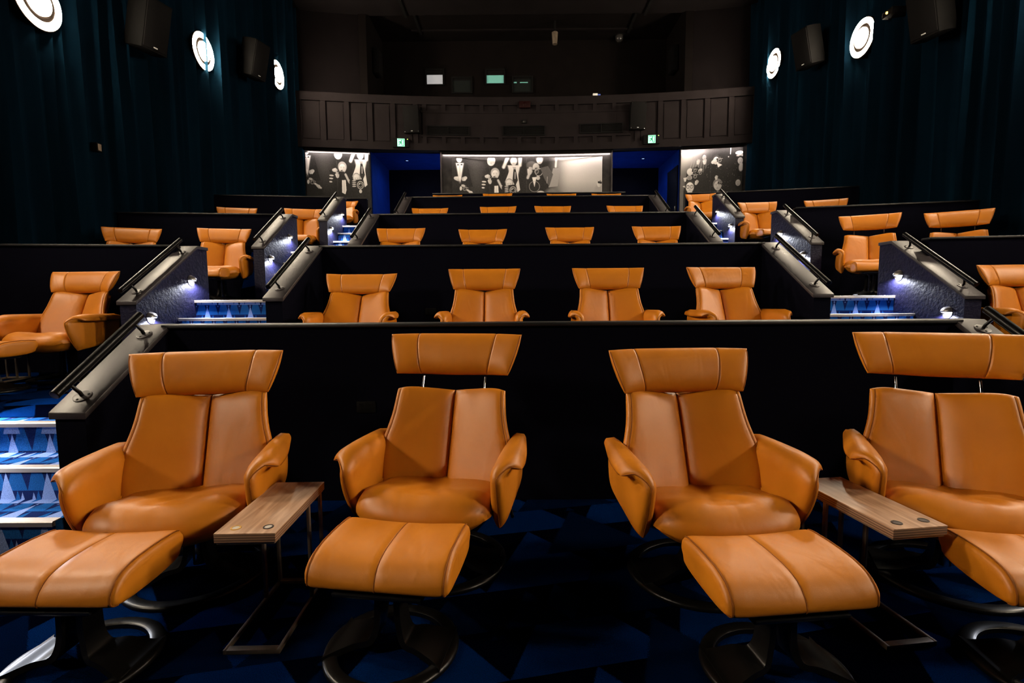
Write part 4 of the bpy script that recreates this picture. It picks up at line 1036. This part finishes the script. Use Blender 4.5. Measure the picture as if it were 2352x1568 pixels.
for k, hx in enumerate((-1.561, -0.373, 1.128, 2.185)):
    dg = (0, -3, 0, 0)[k]
    x, y = headrest_to_axis(hx, 12.22, dg)
    plan.append((x, y, FL[4], dg, '%s tan recliner in the fifth row, middle block, barely showing' % P4[k], 'recliners in the fifth row', 0, R((8, 3, 6, 7)[k])))
side = [(-4.16, 5.03, 1, -4, 0, 'tan recliner of the left side block beside the lowest handrail'),
        (-5.36, 7.22, 2, 24, 0, 'tan recliner by the left curtain in the third row, headrest above the partition'),
        (-4.13, 7.36, 2, 14, 0, 'tan recliner in the third row of the left side block behind the lit stair wall'),
        (-5.25, 9.80, 3, 16, 0, 'tan recliner by the left curtain in the fourth row, headrest edge showing'),
        (-4.06, 9.98, 3, 12, 0, 'tan recliner in the fourth row of the left block, half behind a stair wall'),
        (-4.10, 12.35, 4, 10, 0, 'far tan recliner in the fifth row, its arm showing beside a left stair wall'),
        (4.82, 4.98, 1, -8, 0, 'tan recliner at the right picture edge behind the lowest right handrail'),
        (4.80, 6.98, 2, -28, UP, 'tan recliner with raised headrest in the third row beside a right stair wall'),
        (5.77, 6.72, 2, -34, UP, 'tan recliner with raised headrest by the right curtain in the third row'),
        (4.52, 9.66, 3, -6, 0, 'tan recliner in the fourth row of the right side block between two stair walls'),
        (5.68, 9.45, 3, -20, 0, 'tan recliner by the right curtain in the fourth row, headrest edge showing'),
        (4.44, 12.30, 4, -10, 0, 'far tan recliner in the fifth row at the right, in front of the right mural')]
for hx, hy, t, dg, lift, lab in side:
    x, y = headrest_to_axis(hx, hy, dg)
    plan.append((x, y, FL[t], dg, lab, 'recliners in the side blocks', lift, R(20) if t == 4 and hx < 0 else (R(8) if t == 4 else 0)))
order = plan[4:] + plan[:4]
# copies first, the prototype itself becomes the last chair
protos = CHAIR
for k, a in enumerate(order):
    if k < len(order) - 1:
        o = copy_tree(CHAIR)
    else: o = CHAIR
    x, y, z, dg, lab, grp, lift, lean = a
    o.location = (x, y, z); o.rotation_euler = (0, 0, R(dg)); tag(o, lab, 'recliner', grp)
    hinge = Vector((0, 0.09, 0.42)); rot = Matrix.Translation(hinge) @ Matrix.Rotation(-lean, 4, 'X') @ Matrix.Translation(-hinge)
    upv = Vector((0, math.sin(RECL), math.cos(RECL)))
    for c in o.children:
        kname = c.name.split('.')[0]
        if kname in ('backrest_panel', 'back_shell', 'headrest_post', 'headrest'):
            mm = rot.copy()
            if kname == 'headrest': mm = mm @ Matrix.Translation(upv * lift)
            c.matrix_basis = mm

# footstools
stools = [(-1.53, 1.675, 0, -1, 'tan footstool at the lower left corner on a black ring base'),
          (-0.455, 1.75, 0, -8, 'tan footstool in front of the recliner left of centre'),
          (0.880, 1.63, 0, 6, 'tan footstool in front of the recliner right of centre'),
          (1.825, 1.63, 0, -7, 'tan footstool cut by the lower right picture edge'),
          (-4.30, 4.08, 1, -8, 'tan footstool of the left side recliner at the left picture edge'),
          (-3.92, 6.40, 2, 10, 'small tan footstool in front of the third row recliner on the left'),
          (-3.86, 9.02, 3, 8, 'small tan footstool in front of the fourth row recliner on the left'),
          (4.36, 6.13, 2, -24, 'small tan footstool in front of the third row recliner on the right'),
          (4.42, 8.68, 3, -6, 'small tan footstool in front of the fourth row recliner on the right')]
for k, (x, y, t, dg, lab) in enumerate(stools):
    o = copy_tree(STOOL) if k < len(stools) - 1 else STOOL
    o.location = (x, y, FL[t]); o.rotation_euler = (0, 0, R(dg)); tag(o, lab, 'footstool', 'tan footstools')
# side tables
tables = [(-0.965, 1.965, 0, 1.5, 'walnut side table with a brass ringed call button beside the left recliner'),
          (1.405, 1.985, 0, 7.5, 'walnut side table with two dark round buttons between the right recliners'),
          (-4.72, 4.55, 1, 6, 'dark side table frame beside the recliner at the left picture edge')]
for k, (x, y, t, dg, lab) in enumerate(tables):
    o = copy_tree(TABLE) if k < len(tables) - 1 else TABLE
    o.location = (x, y, FL[t]); o.rotation_euler = (0, 0, R(dg)); tag(o, lab, 'table', 'walnut side tables')
    if k == 1:
        for c in o.children:
            if c.name.startswith('call_button'):
                c.data = c.data.copy(); c.data.materials[0] = M['black_metal']
                for g in c.children: g.data = g.data.copy(); g.data.materials[0] = M['button_dark']
